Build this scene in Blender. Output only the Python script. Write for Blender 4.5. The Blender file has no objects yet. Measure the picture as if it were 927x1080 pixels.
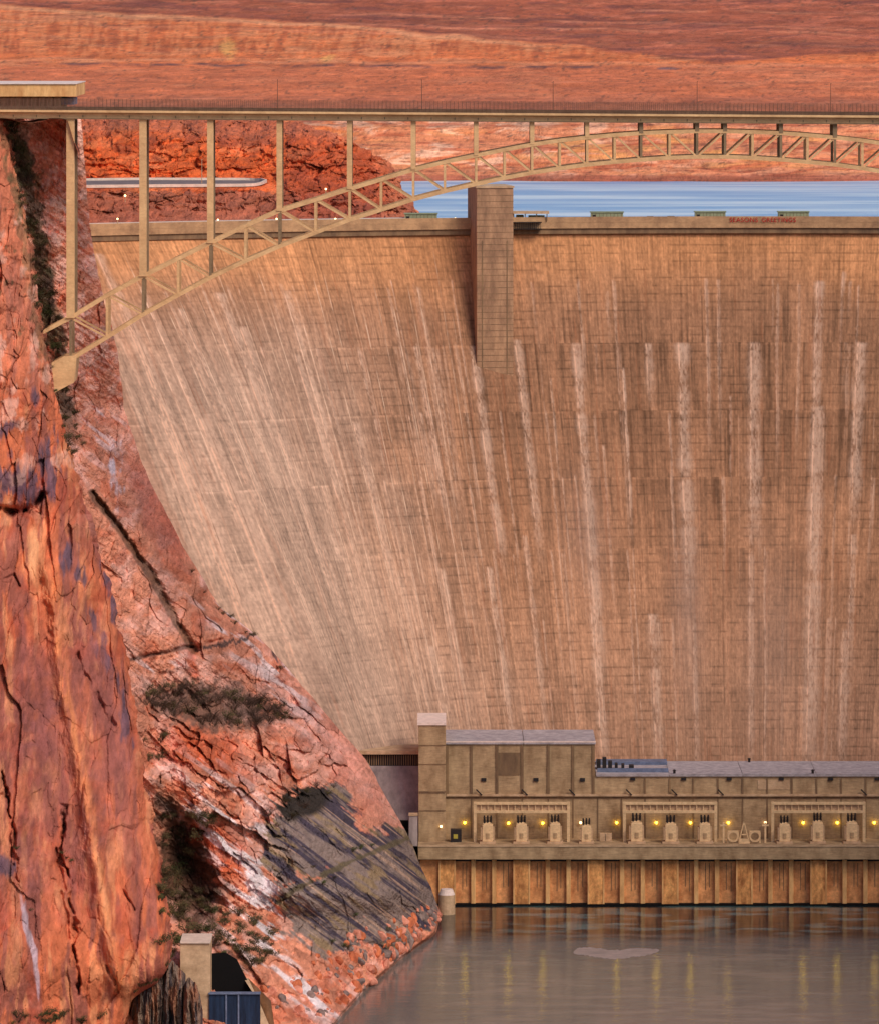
import bpy, math, random
import numpy as np
from mathutils import Vector, Matrix
from mathutils.bvhtree import BVHTree

random.seed(7)
rng = np.random.default_rng(11)
F = 6450.0; CZ = 245.0; HY = -17.0; CX = 463.5; WL = -8.5
scene = bpy.context.scene
col = scene.collection

def P(px, py, D):
    """world point seen in direction (px,py) at depth D (photo is 927x1080)"""
    return Vector(((px-CX)*D/F, D, CZ-(py-HY)*D/F))
def Z(py, D): return CZ-(py-HY)*D/F
def X(px, D): return (px-CX)*D/F

# ------------------------------------------------------------------ noise
def _h(i, j, k):
    with np.errstate(over='ignore'):
        n = (i.astype(np.uint32)*np.uint32(374761393)) ^ (j.astype(np.uint32)*np.uint32(668265263)) ^ (k.astype(np.uint32)*np.uint32(2147483647 & 1274126177))
        n = (n ^ (n >> np.uint32(13)))*np.uint32(1274126177)
        n = n ^ (n >> np.uint32(16))
    return (n & np.uint32(0xffffff)).astype(np.float32)/np.float32(0xffffff)
def vn(x, y, z=0.0):
    x = np.asarray(x, np.float32); y = np.asarray(y, np.float32); z = np.asarray(z, np.float32)
    flat = z.ndim == 0
    shp = np.broadcast_shapes(x.shape, y.shape, z.shape)
    X_ = np.ascontiguousarray(np.broadcast_to(x, shp)).ravel(); Y_ = np.ascontiguousarray(np.broadcast_to(y, shp)).ravel()
    Z_ = None if flat else np.ascontiguousarray(np.broadcast_to(z, shp)).ravel()
    out = np.empty(X_.size, np.float32); CH = 32768
    A1 = np.uint32(374761393); A2 = np.uint32(668265263); A3 = np.uint32(2147483647 & 1274126177)
    def H(n):
        n = (n ^ (n >> np.uint32(13)))*np.uint32(1274126177); n ^= n >> np.uint32(16)
        return (n & np.uint32(0xffffff)).astype(np.float32)
    for i0 in range(0, X_.size, CH):
        a = X_[i0:i0+CH]; b = Y_[i0:i0+CH]
        ai = np.floor(a); bi = np.floor(b); fx = a-ai; fy = b-bi
        fx = fx*fx*(3-2*fx); fy = fy*fy*(3-2*fy)
        xi = ai.astype(np.int32).view(np.uint32); yi = bi.astype(np.int32).view(np.uint32)
        h0 = xi*A1; h1 = (xi+np.uint32(1))*A1; g0 = yi*A2; g1 = (yi+np.uint32(1))*A2
        if flat:
            zf = float(z); k0 = int(math.floor(zf)); tz = zf-k0; tz = tz*tz*(3-2*tz)
            ks = [(np.uint32((k0 % 2**32)*int(A3) % 2**32), 1-tz)]+([(np.uint32(((k0+1) % 2**32)*int(A3) % 2**32), tz)] if tz > 1e-3 else [])
        else:
            c = Z_[i0:i0+CH]; ki = np.floor(c); fz = c-ki; fz = fz*fz*(3-2*fz); zi = ki.astype(np.int32).view(np.uint32)
            ks = [(zi*A3, 1-fz), ((zi+np.uint32(1))*A3, fz)]
        r = 0
        for kk, w in ks:
            p = H(h0 ^ g0 ^ kk); q = H(h1 ^ g0 ^ kk); u = H(h0 ^ g1 ^ kk); v = H(h1 ^ g1 ^ kk)
            p += (q-p)*fx; u += (v-u)*fx; p += (u-p)*fy; r = r+p*w
        out[i0:i0+CH] = r
    return (out/np.float32(0x7fffff)-1).reshape(shp)
def fbm(x, y, z=0.0, o=4, g=.5):
    r = 0; a = 1; s = 0; x = np.asarray(x, np.float32); y = np.asarray(y, np.float32); z = np.asarray(z, np.float32)
    for i in range(o):
        r = r+a*vn(x+i*17.3, y+i*9.1, z+i*6); s += a; a *= g; x = x*2.03; y = y*2.03; z = z*2.03 if np.ndim(z) else z
    return r/s
def ridge(x, y, z=0.0, o=4):
    r = 0; a = 1; s = 0
    for i in range(o):
        r = r+a*(1-2*np.abs(vn(x+i*31.7, y+i*11.9, z+i*7))); s += a; a *= .5; x = x*2.1; y = y*2.1; z = z*2.1 if np.ndim(z) else z
    return r/s
def facet(x, y, seed, tilt=1.0):
    """angular block pattern: every cell is a tilted plane; returns height and distance to the block edge"""
    x, y = np.broadcast_arrays(np.asarray(x, np.float32), np.asarray(y, np.float32))
    shp = x.shape; x = x.ravel(); y = y.ravel(); H_ = np.empty(x.size, np.float32); E_ = np.empty(x.size, np.float32); CH = 65536
    for i0 in range(0, x.size, CH):
        a = x[i0:i0+CH]; b = y[i0:i0+CH]; xi = np.floor(a).astype(np.int64); yi = np.floor(b).astype(np.int64)
        d1 = np.full(a.shape, 9., np.float32); d2 = d1.copy(); h = np.zeros_like(d1)
        for dx in (-1, 0, 1):
            for dy in (-1, 0, 1):
                cx = xi+dx; cy = yi+dy; k = np.zeros_like(cx)+seed
                px_ = cx+_h(cx, cy, k); py_ = cy+_h(cx, cy, k+1); r0 = _h(cx, cy, k+2)-.5; rx = _h(cx, cy, k+3)-.5; ry_ = _h(cx, cy, k+4)-.5
                u = a-px_; w_ = b-py_; d_ = np.maximum(np.abs(u*.9+w_*.3), np.abs(w_*.9-u*.3))*.5+.5*np.hypot(u, w_)
                v_ = (r0+tilt*1.4*(rx*u+ry_*w_)).astype(np.float32); n_ = d_ < d1
                d2 = np.where(n_, d1, np.minimum(d2, d_)); h = np.where(n_, v_, h); d1 = np.where(n_, d_, d1)
        H_[i0:i0+CH] = h; E_[i0:i0+CH] = d2-d1
    return H_.reshape(shp), E_.reshape(shp)
def sm(a, b, x):
    t = np.clip((x-a)/(b-a), 0, 1); return t*t*(3-2*t)
def lin(c):
    c = np.asarray(c, float)/255.; return np.where(c <= .04045, c/12.92, ((c+.055)/1.055)**2.4)
def mixc(c, d, m):
    return c*(1-m[..., None])+np.asarray(d)*m[..., None]
def blob(px, py, x, y, rx, ry, a=0):
    a = math.radians(a); dx = px-x; dy = py-y
    u = (dx*math.cos(a)+dy*math.sin(a))/rx; v = (-dx*math.sin(a)+dy*math.cos(a))/ry
    return np.exp(-(u*u+v*v))
def segd(px, py, pts):
    d = np.full(px.shape, 1e9)
    for (x0, y0), (x1, y1) in zip(pts[:-1], pts[1:]):
        dx, dy = x1-x0, y1-y0; t = np.clip(((px-x0)*dx+(py-y0)*dy)/(dx*dx+dy*dy), 0, 1)
        d = np.minimum(d, np.hypot(px-x0-t*dx, py-y0-t*dy))
    return d

# ------------------------------------------------------------------ materials
def newmat(name):
    m = bpy.data.materials.new(name); m.use_nodes = True
    nt = m.node_tree; b = nt.nodes['Principled BSDF']; return m, nt, b
def N(nt, t, **kw):
    n = nt.nodes.new(t)
    for k, v in kw.items():
        if k in n.inputs: n.inputs[k].default_value = v
        else: setattr(n, k, v)
    return n
def noise_bump(nt, b, scales, dist, strength=.6, stretch=(1, 1, 1)):
    tc = N(nt, 'ShaderNodeTexCoord'); mp = N(nt, 'ShaderNodeMapping'); mp.inputs['Scale'].default_value = stretch
    nt.links.new(tc.outputs['Object'], mp.inputs[0]); last = None
    for s in scales:
        n = N(nt, 'ShaderNodeTexNoise'); n.inputs['Scale'].default_value = s; n.inputs['Detail'].default_value = 6; n.inputs['Roughness'].default_value = .62
        nt.links.new(mp.outputs[0], n.inputs['Vector'])
        bu = N(nt, 'ShaderNodeBump'); bu.inputs['Strength'].default_value = strength; bu.inputs['Distance'].default_value = dist/s
        nt.links.new(n.outputs[0], bu.inputs['Height'])
        if last: nt.links.new(last.outputs[0], bu.inputs['Normal'])
        last = bu
    nt.links.new(last.outputs[0], b.inputs['Normal']); return mp
def mat_attr(name, scales, dist, strength=.7, var=.25, stretch=(1, 1, 1), vscale=.6):
    m, nt, b = newmat(name); b.inputs['Roughness'].default_value = .9; b.inputs['Specular IOR Level'].default_value = .2
    at = N(nt, 'ShaderNodeAttribute'); at.attribute_name = 'Col'
    mp = noise_bump(nt, b, scales, dist, strength, stretch)
    n = N(nt, 'ShaderNodeTexNoise'); n.inputs['Scale'].default_value = vscale; n.inputs['Detail'].default_value = 8; n.inputs['Roughness'].default_value = .7
    nt.links.new(mp.outputs[0], n.inputs['Vector'])
    mr = N(nt, 'ShaderNodeMapRange'); mr.inputs[1].default_value = .3; mr.inputs[2].default_value = .7
    mr.inputs[3].default_value = 1-var; mr.inputs[4].default_value = 1+var
    nt.links.new(n.outputs[0], mr.inputs[0])
    mx = N(nt, 'ShaderNodeVectorMath', operation='SCALE')
    nt.links.new(at.outputs['Color'], mx.inputs[0]); nt.links.new(mr.outputs[0], mx.inputs['Scale'])
    nt.links.new(mx.outputs[0], b.inputs['Base Color']); return m
def mat_solid(name, rgb, rough=.8, var=.2, scale=.5, stretch=(1, 1, 1), bump=.15, metal=0, rgb2=None, sc2=None, grain=(.8, .8, 1.6), gv=.14):
    """two-tone weathered paint / concrete; colours given as sRGB 0-255"""
    m, nt, b = newmat(name); b.inputs['Roughness'].default_value = rough; b.inputs['Metallic'].default_value = metal
    b.inputs['Specular IOR Level'].default_value = .25
    c = lin(rgb); d = lin(rgb2) if rgb2 is not None else c*(1-var*1.6)
    mp = noise_bump(nt, b, (scale*4,), bump, .5, stretch)
    n = N(nt, 'ShaderNodeTexNoise'); n.inputs['Scale'].default_value = sc2 or scale; n.inputs['Detail'].default_value = 7; n.inputs['Roughness'].default_value = .65
    nt.links.new(mp.outputs[0], n.inputs['Vector'])
    cr = N(nt, 'ShaderNodeValToRGB'); e = cr.color_ramp.elements
    e[0].position = .32; e[0].color = (*d, 1); e[1].position = .66; e[1].color = (*(c*(1+var*.3)), 1)
    nt.links.new(n.outputs[0], cr.inputs[0])
    m2 = N(nt, 'ShaderNodeMapping'); m2.inputs['Scale'].default_value = grain; nt.links.new(mp.outputs[0], m2.inputs[0])
    n2 = N(nt, 'ShaderNodeTexNoise'); n2.inputs['Scale'].default_value = 1; n2.inputs['Detail'].default_value = 5; n2.inputs['Roughness'].default_value = .7
    nt.links.new(m2.outputs[0], n2.inputs['Vector']); mr = N(nt, 'ShaderNodeMapRange'); mr.inputs[1].default_value = .3; mr.inputs[2].default_value = .7
    mr.inputs[3].default_value = 1-gv; mr.inputs[4].default_value = 1+gv; nt.links.new(n2.outputs[0], mr.inputs[0])
    mx = N(nt, 'ShaderNodeVectorMath', operation='SCALE'); nt.links.new(cr.outputs[0], mx.inputs[0]); nt.links.new(mr.outputs[0], mx.inputs['Scale'])
    nt.links.new(mx.outputs[0], b.inputs['Base Color']); return m
def mat_emit(name, rgb, s):
    m, nt, b = newmat(name); c = lin(rgb)
    b.inputs['Base Color'].default_value = (*c, 1); b.inputs['Emission Color'].default_value = (*c, 1); b.inputs['Emission Strength'].default_value = s
    n = N(nt, 'ShaderNodeTexNoise'); n.inputs['Scale'].default_value = 3
    return m

M = {}
M['rock'] = mat_attr('canyon_sandstone', (.10, .45), .55, .55, .2, (1, .3, .45), .45)
M['rock2'] = mat_attr('fractured_sandstone', (.2, .8), .75, .6, .25, (1, .3, 1), .5)
M['mesa'] = mat_attr('desert_rock', (.03, .12), .3, .6, .2, (1, .35, 1), .07)
M['dam'] = mat_attr('weathered_dam_concrete', (.5, 2.0), .14, .45, .13, (1, 1, .35), .9)
M['steel'] = mat_solid('cream_bridge_steel', (222, 180, 132), .5, .14, .2, rgb2=(200, 156, 112))
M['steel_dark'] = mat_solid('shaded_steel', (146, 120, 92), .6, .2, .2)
M['deck'] = mat_solid('bridge_asphalt', (150, 122, 98), .9, .2, .2)
M['fence'] = mat_solid('wire_fence', (122, 86, 70), .8, .2, .4)
M['conc'] = mat_solid('olive_concrete', (186, 156, 122), .9, .2, .3, (1, 1, .6), rgb2=(142, 114, 86), grain=(.5, .5, 6), gv=.24)
M['conc_dk'] = mat_solid('stained_concrete', (140, 112, 84), .9, .25, .3, (1, 1, .3), rgb2=(104, 82, 66))
M['conc_lt'] = mat_solid('pale_concrete', (205, 172, 140), .9, .2, .3, rgb2=(168, 136, 106))
M['orange_conc'] = mat_solid('lit_orange_pier_concrete', (234, 168, 104), .9, .3, .3, (1.5, 1, .6), rgb2=(158, 98, 58), sc2=.35, gv=.3)  # warm light on the piers is put into this orange
M['orange_lt'] = mat_solid('pier_edge_concrete', (238, 188, 128), .9, .25, .25, (1.5, 1, .4), rgb2=(200, 140, 88), sc2=.3)
M['bay'] = mat_solid('bay_wall_concrete', (236, 168, 112), .9, .3, .2, (1, 1, .6), rgb2=(176, 112, 70), sc2=.25, gv=.25)  # lit orange look of the bays, put into the base colour
M['roof'] = mat_solid('grey_roof_membrane', (186, 174, 178), .9, .15, .4, rgb2=(146, 136, 142), gv=.2)
M['white_roof'] = mat_solid('pale_roof', (240, 215, 205), .8, .1, .4)
M['tan_paint'] = mat_solid('tan_machine_paint', (232, 196, 152), .6, .15, 1.0)
M['dark'] = mat_solid('dark_metal', (46, 40, 42), .7, .2, 1.0)
M['black'] = mat_solid('dark_recess', (14, 12, 14), 1, .1, .5)
M['bluegrey'] = mat_solid('blue_grey_metal', (112, 122, 150), .6, .25, .6)
M['ramp'] = mat_solid('smooth_grey_concrete', (168, 152, 150), .85, .2, .2, (1, 1, .2), rgb2=(120, 108, 110))
M['green_box'] = mat_solid('sage_green_paint', (150, 156, 126), .7, .15, .6)
M['parapet'] = mat_solid('parapet_concrete', (190, 150, 112), .9, .2, .2, rgb2=(150, 116, 88))
M['tower'] = mat_solid('lift_tower_concrete', (182, 142, 110), .9, .22, .35, (1, 1, .3), rgb2=(138, 106, 84))
M['red'] = mat_solid('red_letter_paint', (170, 34, 34), .6, .1, 1)
M['road'] = mat_solid('faded_asphalt', (128, 112, 112), .9, .15, .3)
M['kerb'] = mat_solid('pale_kerb', (222, 200, 186), .9, .1, .3)
M['gate_blue'] = mat_solid('blue_gate_paint', (34, 52, 80), .5, .35, .5, (2, 1, .2), rgb2=(16, 24, 42))
M['lamp_y'] = mat_emit('sodium_lamp_glow', (255, 212, 50), 14)
M['lamp_w'] = mat_emit('warm_lamp_glow', (255, 218, 150), 5)
M['bush'] = mat_solid('dry_shrub_leaf', (104, 92, 58), .9, .4, .4, rgb2=(58, 50, 38))
M['bush_g'] = mat_solid('green_shrub_leaf', (88, 94, 52), .9, .4, .4, rgb2=(46, 50, 32))
M['bush_b'] = mat_solid('bare_brush_twig', (104, 78, 66), .9, .4, .4, rgb2=(58, 44, 42))
M['wood'] = mat_solid('twig_bark', (90, 68, 54), .9, .3, 1)
M['fin'] = mat_solid('grey_brown_slab_rock', (128, 104, 88), .9, .3, .3, (1, 1, .2), rgb2=(70, 56, 52))
M['foam'] = mat_solid('water_foam', (176, 156, 152), .5, .12, .3, (1, 3, 1), rgb2=(132, 122, 120))
M['car'] = mat_solid('dark_car_paint', (60, 58, 62), .3, .1, 1)
M['car_l'] = mat_solid('pale_car_paint', (190, 190, 190), .3, .1, 1)
M['glass'] = mat_solid('dark_car_glass', (24, 28, 34), .1, .1, 1)

# ------------------------------------------------------------------ object helpers
def tag(o, label=None, cat=None, group=None, kind=None):
    if label: o['label'] = label
    if cat: o['category'] = cat
    if group: o['group'] = group
    if kind: o['kind'] = kind
    return o
def empty(name, loc, label, cat, group=None):
    o = bpy.data.objects.new(name, None); o.location = loc; col.objects.link(o)
    o.empty_display_size = 1; return tag(o, label, cat, group)
class MB:
    def __init__(s): s.v = []; s.f = []
    def add(s, vs, fs):
        n = len(s.v); s.v += [tuple(v) for v in vs]; s.f += [tuple(i+n for i in f) for f in fs]; return s
    def box(s, x0, x1, y0, y1, z0, z1, Mx=None):
        vs = [Vector((x, y, z)) for z in (z0, z1) for y in (y0, y1) for x in (x0, x1)]
        if Mx: vs = [Mx@v for v in vs]
        return s.add(vs, [(0, 2, 3, 1), (4, 5, 7, 6), (0, 1, 5, 4), (2, 6, 7, 3), (0, 4, 6, 2), (1, 3, 7, 5)])
    def pbox(s, xa, xb, ya, yb, D0, D1):
        """box whose front face at depth D0 fills photo columns xa..xb, rows ya(top)..yb"""
        return s.box(X(xa, D0), X(xb, D0), D0, D1, Z(yb, D0), Z(ya, D0))
    def bar(s, a, b, w, h=None, up=(0, 0, 1)):
        h = h or w; a = Vector(a); b = Vector(b); d = (b-a).normalized(); up = Vector(up)
        if abs(d.dot(up)) > .98: up = Vector((0, 1, 0))
        sx = d.cross(up).normalized(); sz = sx.cross(d)
        vs = [p+sx*(w/2*i)+sz*(h/2*j) for p in (a, b) for i, j in ((-1, -1), (1, -1), (1, 1), (-1, 1))]
        return s.add(vs, [(3, 2, 1, 0), (4, 5, 6, 7), (0, 1, 5, 4), (1, 2, 6, 5), (2, 3, 7, 6), (3, 0, 4, 7)])
    def tube(s, a, b, r0, r1=None, n=10):
        r1 = r0 if r1 is None else r1; a = Vector(a); b = Vector(b); d = (b-a).normalized()
        up = Vector((0, 0, 1)) if abs(d.z) < .9 else Vector((0, 1, 0)); sx = d.cross(up).normalized(); sy = sx.cross(d)
        vs = [p+(sx*math.cos(t)+sy*math.sin(t))*r for p, r in ((a, r0), (b, r1)) for t in [2*math.pi*i/n for i in range(n)]]
        return s.add(vs, [(i, (i+1) % n, n+(i+1) % n, n+i) for i in range(n)]+[tuple(range(n))[::-1], tuple(range(n, 2*n))])
    def ball(s, c, r, n=8):
        c = Vector(c); vs = [c+Vector((0, 0, r))]; fs = []
        for i in range(1, n//2):
            a = math.pi*i/(n//2)
            for j in range(n): b = 2*math.pi*j/n; vs.append(c+Vector((math.sin(a)*math.cos(b), math.sin(a)*math.sin(b), math.cos(a)))*r)
        vs.append(c-Vector((0, 0, r))); L = len(vs)-1
        for j in range(n): fs.append((0, 1+j, 1+(j+1) % n)); q = 1+(n//2-2)*n; fs.append((L, q+(j+1) % n, q+j))
        for i in range(n//2-2):
            for j in range(n): q = 1+i*n; fs.append((q+j, q+n+j, q+n+(j+1) % n, q+(j+1) % n))
        return s.add(vs, fs)
    def build(s, name, m, parent=None, bevel=0):
        me = bpy.data.meshes.new(name); off = Vector(parent.location) if parent is not None and parent.type == 'EMPTY' else Vector((0, 0, 0))
        if parent is not None and parent.type != 'EMPTY' and parent.parent is not None: off = Vector(parent.parent.location)
        me.from_pydata([tuple(Vector(v)-off) for v in s.v], [], s.f); me.update()
        me.materials.append(m); o = bpy.data.objects.new(name, me); col.objects.link(o)
        if parent is not None: o.parent = parent
        if bevel:
            b = o.modifiers.new('bevel', 'BEVEL'); b.width = bevel; b.segments = 2; b.limit_method = 'ANGLE'
        return o
def copy_tree(o, parent=None):
    c = o.copy(); col.objects.link(c)
    if parent is not None: c.parent = parent
    for ch in list(o.children): copy_tree(ch, c)
    return c
def grid(name, V, C, m, kind='structure', parent=None):
    """V (r,c,3) vertex grid, C (r,c,3) linear colour grid -> one mesh object"""
    r, c = V.shape[:2]; me = bpy.data.meshes.new(name)
    idx = np.arange(r*c).reshape(r, c)
    q = np.stack([idx[:-1, :-1], idx[1:, :-1], idx[1:, 1:], idx[:-1, 1:]], -1).reshape(-1)
    nf = (r-1)*(c-1)
    me.vertices.add(r*c); me.vertices.foreach_set('co', V.astype(np.float32).ravel())
    me.loops.add(nf*4); me.loops.foreach_set('vertex_index', q.astype(np.int32))
    me.polygons.add(nf); me.polygons.foreach_set('loop_start', (np.arange(nf)*4).astype(np.int32))
    me.polygons.foreach_set('loop_total', np.full(nf, 4, np.int32)); me.polygons.foreach_set('use_smooth', np.ones(nf, bool))
    me.update(calc_edges=True)
    if C is not None:
        a = me.color_attributes.new('Col', 'FLOAT_COLOR', 'POINT')
        a.data.foreach_set('color', np.concatenate([C, np.ones((r, c, 1))], -1).astype(np.float32).ravel())
    me.materials.append(m); o = bpy.data.objects.new(name, me); col.objects.link(o)
    if parent is not None: o.parent = parent
    if kind: o['kind'] = kind
    return o
def gnormal(V):
    du = np.gradient(V, axis=1); dv = np.gradient(V, axis=0); n = np.cross(du, dv)
    return n/np.maximum(np.linalg.norm(n, axis=-1, keepdims=True), 1e-6)
def W(px, py, D):
    return np.stack([(px-CX)*D/F, D*np.ones_like(px), CZ-(py-HY)*D/F], -1)
def smooth2(A, n):
    for _ in range(n):
        A = A.copy(); A[1:-1] = (A[:-2]+2*A[1:-1]+A[2:])/4
    return A

# ------------------------------------------------------------------ camera, light, sky
cam = bpy.data.cameras.new('camera'); co = bpy.data.objects.new('camera', cam); col.objects.link(co)
co.location = (0, 0, CZ); co.rotation_euler = (math.radians(90), 0, 0)
cam.sensor_fit = 'HORIZONTAL'; cam.sensor_width = 36; cam.lens = 36*F/927.; cam.shift_y = -(540-HY)/927.
cam.clip_start = 5; cam.clip_end = 60000; scene.camera = co
SE, SR = 42, 142
w = bpy.data.worlds.new('World'); scene.world = w; w.use_nodes = True
bg = w.node_tree.nodes['Background']; sky = w.node_tree.nodes.new('ShaderNodeTexSky'); sky.sky_type = 'NISHITA'; sky.sun_disc = False
sky.sun_elevation = math.radians(SE); sky.sun_rotation = math.radians(SR); sky.air_density = 1; sky.dust_density = 3; sky.altitude = 1100
w.node_tree.links.new(sky.outputs[0], bg.inputs[0]); bg.inputs[1].default_value = .12
sl = bpy.data.lights.new('sun', 'SUN'); so = bpy.data.objects.new('sun', sl); col.objects.link(so)
sl.energy = 2.5; sl.angle = math.radians(26); sl.color = (1, .87, .70)
d = Vector((math.sin(math.radians(SR))*math.cos(math.radians(SE)), math.cos(math.radians(SR))*math.cos(math.radians(SE)), math.sin(math.radians(SE))))
so.rotation_euler = d.to_track_quat('Z', 'Y').to_euler()
scene.view_settings.view_transform = 'Standard'; scene.view_settings.look = 'None'; scene.view_settings.exposure = 0

# ------------------------------------------------------------------ DAM
def slope(Xt):
    w_ = (800-Xt)/700.; s_ = .25*w_+.25*w_**3; return np.where(w_ > .93, np.maximum(.4336-(w_-.93)*.30, .2), s_)
def dam_geo(Xt, z, inner=False):
    w_ = (Xt-800)/700.; Dt = 1812-58*np.minimum(np.abs(w_), 1.05)**2
    t = np.clip((173-z)/145., 0, 1.3)
    off = 70*t**1.25
    D = Dt-off*(1-.18*np.abs(w_))
    px = Xt+slope(Xt)*540*t**.95
    return px, D, Dt
nz = 1000
Xt, zz = np.meshgrid(np.concatenate([np.linspace(-230, 58, 110), np.linspace(60, 960, 1560), np.linspace(962, 1540, 240)]), np.linspace(172.5, -12, nz))
dpx, dD, _ = dam_geo(Xt, zz)
V = np.stack([(dpx-CX)*dD/F, dD, zz], -1)
v = HY+(CZ-zz)*3.62+np.where(Xt > 0, 0, 0)          # row number near mid dam
# --- staining, plus a painted warm glow near the crest
Xr = Xt[:1]; vr = v[:, :1]
cR = lin((167, 121, 92)); cT = lin((200, 140, 96)); cL = lin((178, 148, 130)); cB = lin((166, 126, 102))
C = np.ones(Xt.shape+(3,))*cR
C = mixc(C, cB, sm(560, 760, v)*.8)
C = mixc(C, cT, (1-sm(262, 345, v+22*fbm(Xt/60, v/60)))*.9)  # warm light along the top of the face, painted into the colour
lf = np.clip(1-sm(150, 470, Xt+60*fbm(Xt/40, v/90, 3)-np.clip(v-300, 0, 400)*.12), 0, 1)*np.clip(sm(255, 420, v), 0, 1)
C = mixc(C, cL, lf)
B = np.ones(Xt.shape, np.float32)
jt = np.array([-240, -180, -140, -100, -60, -20, 20, 48, 74, 101, 128, 152, 180, 208, 238, 268, 296, 322, 354, 386, 414, 447, 478, 508, 538, 572, 604, 640, 676, 716, 756, 794, 832, 865, 912, 950, 990, 1030, 1075, 1120, 1170, 1220, 1270, 1320, 1380, 1440, 1500, 1560.])
ci = np.searchsorted(jt, Xt+.6*fbm(Xt*0, v/10, 2)); jd = np.minimum(np.abs(Xt-jt[np.clip(ci, 0, len(jt)-1)]), np.abs(Xt-jt[np.clip(ci-1, 0, len(jt)-1)]))
bands = np.array([240, 300, 365, 435, 503, 575, 645, 712, 778.]); bi = np.searchsorted(bands, v)
hh = lambda a_, b_, k_: _h(a_, b_, ci*0+k_)
B *= 1+.20*(hh(ci, bi, 3)-.5)+.10*(hh(ci, ci*0, 9)-.5)
sub = np.floor(v/8.6).astype(int); su2 = np.floor(v/17.2).astype(int); cs = np.floor(Xt/5.7).astype(int)
B *= 1+.07*(hh(ci, sub, 5)-.5)+.08*(hh(cs, su2, 7)-.5)+.06*(hh(cs, bi, 8)-.5)
leftness = 1-sm(120, 520, Xt)
below = np.where(bi > 0, v-bands[np.clip(bi-1, 0, 8)], 0)           # rows below the last big lift line
B *= 1-.13*np.exp(-below/26.)*(bi >= 3)*(bi <= 5)*(.5+.9*hh(ci, bi, 14))*(1-.5*leftness)
# vertical runs
B *= 1+(.20*fbm(Xt/1.6, v/60+bi*7.3, 1, 3)+.22*fbm(Xt/1.4, v/150, 2, 4))*(1-.1*leftness)+.16*fbm(Xt/8, v/90+bi*5.1, 4, 3)
gr = fbm(Xt/1.5, v/3.5, 8, 3)
B *= 1+.30*gr+.12*fbm(Xt/5, v/2.2, 18, 3)
dk = np.clip(fbm(Xt/3.4, v/90+bi*3.3, 12, 3)*2.2-.1, 0, 1)*sm(290, 360, v)*(1-sm(500, 640, v))*(1-.7*leftness)
B *= 1-.40*dk
B *= 1-.16*blob(Xt, v, 690, 430, 330, 130)*(1-.4*leftness)
B *= 1+.22*np.clip(fbm(Xt/45, v/45, 20, 4), -1, 1)
# lift lines, broken
fr = (v/8.6) % 1.0; ln = np.exp(-((fr-.5)/.09)**2)
B *= 1-.40*ln*np.clip(.35+1.6*fbm(Xt/14, v/9, 30, 3), 0, 1)*(1-.5*leftness)
B *= 1+.14*np.exp(-((fr-.75)/.12)**2)*np.clip(1.8*fbm(Xt/12, v/8, 36, 3), 0, 1)
fr = (Xt/5.7) % 1.0; ln = np.exp(-((fr-.5)/.14)**2)
B *= 1-.20*ln*np.clip(.2+fbm(Xt/16, v/22, 33, 2)*1.8, 0, 1)
for b_ in bands[2:]:
    B *= 1+.36*np.exp(-((v-b_-1.2)/1.1)**2)*np.clip(.4+fbm(Xt/22, v/99, int(b_), 2)*2.2, 0, 1)*(.5 if b_ > 560 else 1)
B *= 1-.30*np.exp(-(jd/.8)**2)*np.clip(.5+fbm(Xt*0+ci, v/30, 40, 2)*1.4, 0, 1)
# pale leaching streaks
pale = lin((238, 188, 160)); grey = lin((206, 172, 152)); S = np.zeros(Xt.shape, np.float32); G = np.zeros(Xt.shape, np.float32)
def v_z(y): return 173-(CZ-(y-HY)/3.62)
def streak(x, y, y1, wd, a, seed):
    c = x                                                   # find its crest station
    for _ in range(20): c = x-float(slope(c))*540*np.clip(v_z(y)/145., 0, 1.3)**.95
    i0, i1 = np.searchsorted(Xt[0], [c-wd*6-6, c+wd*6+6]); xt = Xt[:, i0:i1]; vv = v[:, i0:i1]
    if i1 <= i0: return
    L = fbm(np.full(vr.shape, float(seed)), vr/14, 5, 4); L2 = fbm(np.full(vr.shape, float(seed)+50), vr/40, 5, 2)
    e = sm(y-1, y+3, vv)*(1-sm(y1-60, y1+20, vv))
    if seed % 2 < 1: e = e*(1+.8*np.exp(-(vv-y)/5.))
    c2 = c+1.2*L2; ww = (wd*1.6 if seed < 190 else wd)*(.8+.4*L+.0012*(vv-y))
    g_ = gr[:, i0:i1]
    core = np.exp(-((xt-c2+wd*.9)/(.5+.10*wd))**2)*np.clip(.75+1.5*L+1.3*g_, 0, 1.3)
    halo = np.exp(-np.abs((xt-c2)/np.maximum(ww*1.15, .6))**3)*np.clip(.75+.5*L+.8*g_, .1, 1)
    S[:, i0:i1] = np.maximum(S[:, i0:i1], a*e*core); G[:, i0:i1] = np.maximum(G[:, i0:i1], a*e*halo)
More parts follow.
